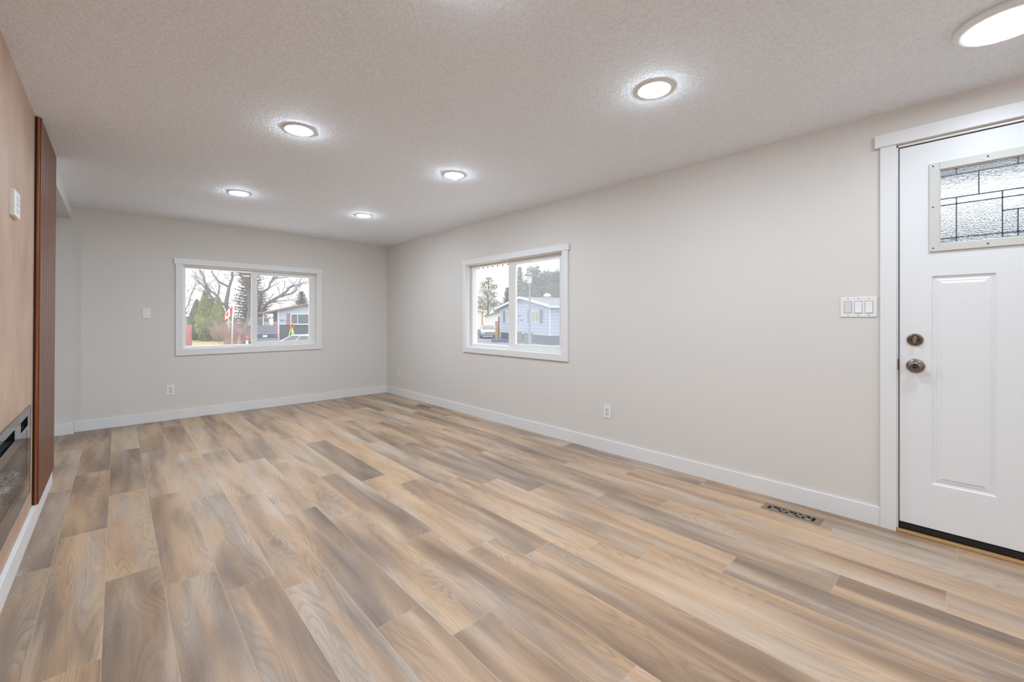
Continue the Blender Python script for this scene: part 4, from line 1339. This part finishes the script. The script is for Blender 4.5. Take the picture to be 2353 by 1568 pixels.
def bare_small(name, loc, h, label, seed, m=M_TWIG):
    r = empty(name, loc, 0, label, 'tree')
    g = random.Random(seed)
    b = MB(); o = Vector(loc)
    b.tube([o, o + Vector((0.1, 0, h * 0.3))], [0.16, 0.11], 6)
    b.build('trunk', m, r)
    b = MB()
    for k in range(7):
        a = k * 0.9
        grow(b, o + Vector((0.1, 0, h * (0.22 + 0.02 * k))), Vector((math.cos(a) * .7, math.sin(a) * .7, 0.8)).normalized(), h * 0.42, 0.07, 3, g)
    b.build('branches', m, r)
bare_small('bare_tree', (-2.2, 66.0, GZ), 9.0, 'pale bare tree far off at the left of the wide window', 5)
bare_small('bare_tree', (5.0, 80.0, GZ), 11.0, 'pale bare tree in the distance behind the columnar cedars', 8)

def column_tree(loc, h, r, m, label, seed):
    root = empty('columnar_cedar', loc, 0, label, 'cedar', 'columnar cedars by the bush')
    g = random.Random(seed)
    o = Vector(loc)
    b = MB()
    def rad(t):
        return r * (0.55 + 0.45 * min(1, t * 4)) * (1 - max(0, (t - 0.35) / 0.65) ** 1.6)
    b.tube([o + Vector((0, 0, h * t)) for t in (0.0, .25, .5, .75, .97)], [rad(t) * 0.78 + 0.01 for t in (0.0, .25, .5, .75, .97)], 12)
    n = int(2600 * r)
    for _ in range(n):
        t = g.random() ** 0.85
        a = g.random() * 2 * PI
        rr = rad(t) * g.uniform(0.72, 1.06) + 0.02
        p = o + Vector((math.cos(a) * rr, math.sin(a) * rr, h * t))
        d = Vector((math.cos(a) * 0.5, math.sin(a) * 0.5, 1.2)).normalized()
        s = d.cross(rand_dir(g)).normalized() * g.uniform(0.04, 0.09)
        l = g.uniform(0.14, 0.30)
        b.face([p - s, p + s, p + d * l])
    b.build('foliage', m, root, fix=False)
    b = MB(); b.tube([o, o + Vector((0, 0, 0.35))], 0.09, 8); b.build('trunk', M_BARK, root)
column_tree((2.63, 45.1, GZ), 3.85, 0.68, M_CEDARD, 'dark green columnar cedar, leftmost of the row of four', 1)
column_tree((2.95, 42.46, GZ), 4.55, 0.70, M_CEDAR, 'tallest yellow-green columnar cedar of the row of four', 2)
column_tree((3.62, 43.8, GZ), 3.95, 0.58, M_CEDARD, 'green columnar cedar, third in the row of four', 3)
column_tree((3.80, 41.1, GZ), 4.0, 0.62, M_CEDAR, 'yellow-green columnar cedar, nearest the flag', 4)

br_ = empty('bare_bush', (3.09, 30.1, GZ), 0, 'leafless reddish bush behind the flagpole', 'bush')
g = random.Random(9)
b = MB()
for k in range(110):
    a = g.random() * 2 * PI
    q = g.random() ** 0.6
    p = Vector((3.09, 30.1, GZ)) + LAT * math.cos(a) * 0.66 * q + DEP * math.sin(a) * 0.6 * q
    d = (Vector((0, 0, 1)) + (LAT * math.cos(a) + DEP * math.sin(a)) * 0.35 * q + rand_dir(g) * 0.15).normalized()
    grow(b, p, d, g.uniform(1.05, 1.45), 0.011, 2, g, 0.5, 0.1)
b.build('stems', M_BUSH, br_)

def conifer(name, loc, h, r, label, seed, m=M_SPRUCE, tiers=26, dens=1.0, base=0.06, group=None, ragged=0.25):
    root = empty(name, loc, 0, label, 'tree', group)
    g = random.Random(seed)
    o = Vector(loc)
    b = MB(); b.tube([o, o + Vector((0, 0, h * 0.5)), o + Vector((0, 0, h))], [0.03 * h * 0.6, 0.012 * h, 0.01], 7, caps=False); b.build('trunk', M_BARK, root)
    b = MB()
    for t_ in range(tiers):
        t = base + (1 - base) * (t_ + 0.5) / tiers
        rr = r * (1 - t) ** 0.8 * g.uniform(1 - ragged, 1 + ragged * 0.4) + 0.12
        nb = max(5, int((6 + 9 * (1 - t)) * dens))
        for k in range(nb):
            a = 2 * PI * (k + g.random()) / nb
            l = rr * g.uniform(0.65, 1.08)
            d = Vector((math.cos(a), math.sin(a), 0.15 - 0.35 * (1 - t)))
            p0_ = o + Vector((0, 0, h * t))
            ns = max(4, int(l / 0.22))
            for s_ in range(ns):
                f = (s_ + 0.6) / ns
                c = p0_ + d * l * f + Vector((0, 0, 0.22 * l * f * f))
                wd = 0.10 + 0.22 * (1 - f) * min(1.0, l)
                for q in range(4):
                    dd = (d * 0.9 + rand_dir(g) * 0.9).normalized()
                    sd = dd.cross(rand_dir(g)).normalized() * wd * g.uniform(0.35, 0.7)
                    ln = g.uniform(0.22, 0.42) * (0.7 + 0.02 * h)
                    b.face([c - sd, c + sd, c + dd * ln + Vector((0, 0, -0.05))])
    b.build('needles', m, root, fix=False)
    return root
conifer('spruce_tree', (10.4, 60.6, GZ), 13.5, 3.0, 'tall dark spruce behind the bare tree, at the wide window centre bar', 1, M_SPRUCE2, 34)
conifer('spruce_tree', (20.95, 74.3, GZ), 7.0, 3.6, 'small spruce poking above the grey house roof', 2)
conifer('spruce_tree', (18.9, 56.2, GZ), 9.5, 3.0, 'spruce whose branches enter at the right edge of the wide window', 3)
conifer('spruce_tree', (51.1, 52.7, GZ), 8.1, 2.25, 'spruce rising behind the left eave of the blue house', 4)
conifer('pine_tree', (48.8, 46.9, GZ), 11.3, 2.9, 'pointed spruce just left of the lamp post behind the blue house', 5, M_SPRUCE2, 30)

def crown_tree(name, loc, h, blobs, m, label, seed, n=420, leaf=0.22, group=None, cat='tree'):
    """trunk, forked limbs to each leafy mass, and loose leaf sprays round it"""
    root = empty(name, loc, 0, label, cat, group)
    g = random.Random(seed)
    o = Vector(loc)
    b = MB()
    b.tube([o, o + Vector((0, 0, h * 0.45)), o + Vector((0.1, 0, h * 0.9))], [0.025 * h, 0.016 * h, 0.02], 7, caps=False)
    for (a, dp, z, r, zr) in blobs:
        c = o + LAT * a + DEP * dp + Vector((0, 0, z))
        b.tube([o + Vector((0, 0, max(0.3, z - r * 1.2) * 0.8)), o.lerp(c, 0.6) + Vector((0, 0, z * 0.35)), c], [0.010 * h, 0.006 * h, 0.015], 5, caps=False)
    b.build('trunk', M_BARK, root)
    b = MB()
    for (a, dp, z, r, zr) in blobs:
        c = o + LAT * a + DEP * dp + Vector((0, 0, z))
        for _ in range(int(n * r)):
            v = rand_dir(g) * (g.random() ** 0.45)
            p = c + Vector((v.x * r, v.y * r, v.z * zr))
            for q in range(3):
                d = rand_dir(g, 0.2)
                s = d.cross(rand_dir(g)).normalized() * leaf * g.uniform(0.25, 0.5)
                pp = p + rand_dir(g) * leaf * 0.6
                b.face([pp - s, pp + s, pp + d * leaf * g.uniform(0.8, 1.6)])
    b.build('foliage', m, root, fix=False)
    return root
crown_tree('pine_tree', (42.9, 35.8, GZ), 10.5, [(-1.5, 0, 8.6, 1.3, 1.5), (-2.2, .3, 6.8, 1.4, 1.3), (-0.6, 0, 7.0, 1.5, 1.4), (0.4, -.3, 8.0, 1.3, 1.3), (-1.2, .4, 5.3, 2.0, 1.3), (0.8, 0, 5.6, 1.7, 1.3), (-3.2, 0, 5.0, 1.3, 1.2)], M_SPRUCE2, 'large dark pine right of the lamp post behind the blue house', 1, 480, 0.17)
crown_tree('pine_tree', (41.3, 31.6, GZ), 9.6, [(-0.4, 0, 7.6, 1.2, 1.2), (0.6, 0, 7.9, 1.2, 1.3), (1.4, 0, 6.6, 1.5, 1.4), (-0.4, 0, 6.0, 1.4, 1.2), (0.8, 0, 5.0, 1.8, 1.3), (2.4, 0, 5.6, 1.4, 1.4)], M_SPRUCE2, 'dark pine at the right edge of the right-hand window', 2, 480, 0.17)
crown_tree('leafy_tree', (47.14, 53.7, GZ), 10.2, [(0.2, 0, 9.2, 0.9, 0.9), (-0.7, 0, 8.4, 0.9, 0.8), (1.0, 0, 8.0, 1.0, 0.8), (-0.5, 0, 7.0, 1.3, 0.9), (1.1, .2, 6.6, 0.9, 0.7), (-1.3, 0, 5.6, 1.1, 0.9), (0.4, 0, 5.3, 1.5, 0.9), (1.4, 0, 4.8, 1.0, 0.8), (-1.5, .2, 4.3, 1.0, 0.9), (0.0, 0, 4.2, 1.5, 0.9)], M_OLIVE, 'sparse olive-green tree above the cream mobile home', 3, 210, 0.14)
crown_tree('leafy_tree', (43.9, 45.9, GZ), 5.2, [(0, 0, 3.9, 0.9, 0.9), (-0.8, 0, 3.2, 0.9, 0.8), (0.8, 0, 3.4, 0.8, 0.8)], M_OLIVE, 'small yellow-green tree behind the white mobile home roof', 4, 300, 0.2)

# --- porch roof and the neighbour beyond the entry door
b = MB(); b.box(0.13, 1.42, -8.6, -4.9, 2.16, 2.30)
o = b.build('porch_roof', plain('porch_soffit', rgb(150, 156, 164), 0.7), kind='structure')
b = MB(); b.box(0.98, 1.10, -8.5, -8.38, GZ, 2.16)
o = b.build('porch_column', M_WHITEP, kind='structure')
b = MB(); b.box(0.13, 1.42, -8.6, -4.9, -0.25, -0.06)
o = b.build('porch_floor', M_BROWN, kind='structure')
hn = empty('neighbour_house', (13.0, -3.0, GZ), R(-90), 'grey-blue house blurred behind the entry door glass', 'house')
b = MB(); b.box(0, 12, 0, 6, 0, 4.6); b.build('siding', plain('neighbour_siding', rgb(104, 116, 128), 0.7), hn, local=True)
b = MB(); b.prism([(-.3, -.1, 4.6), (-.3, 6.4, 4.6), (-.3, 3, 5.6)], (12.6, 0, 0)); b.build('roof', plain('neighbour_roof', rgb(150, 155, 160), 0.8), hn, local=True)
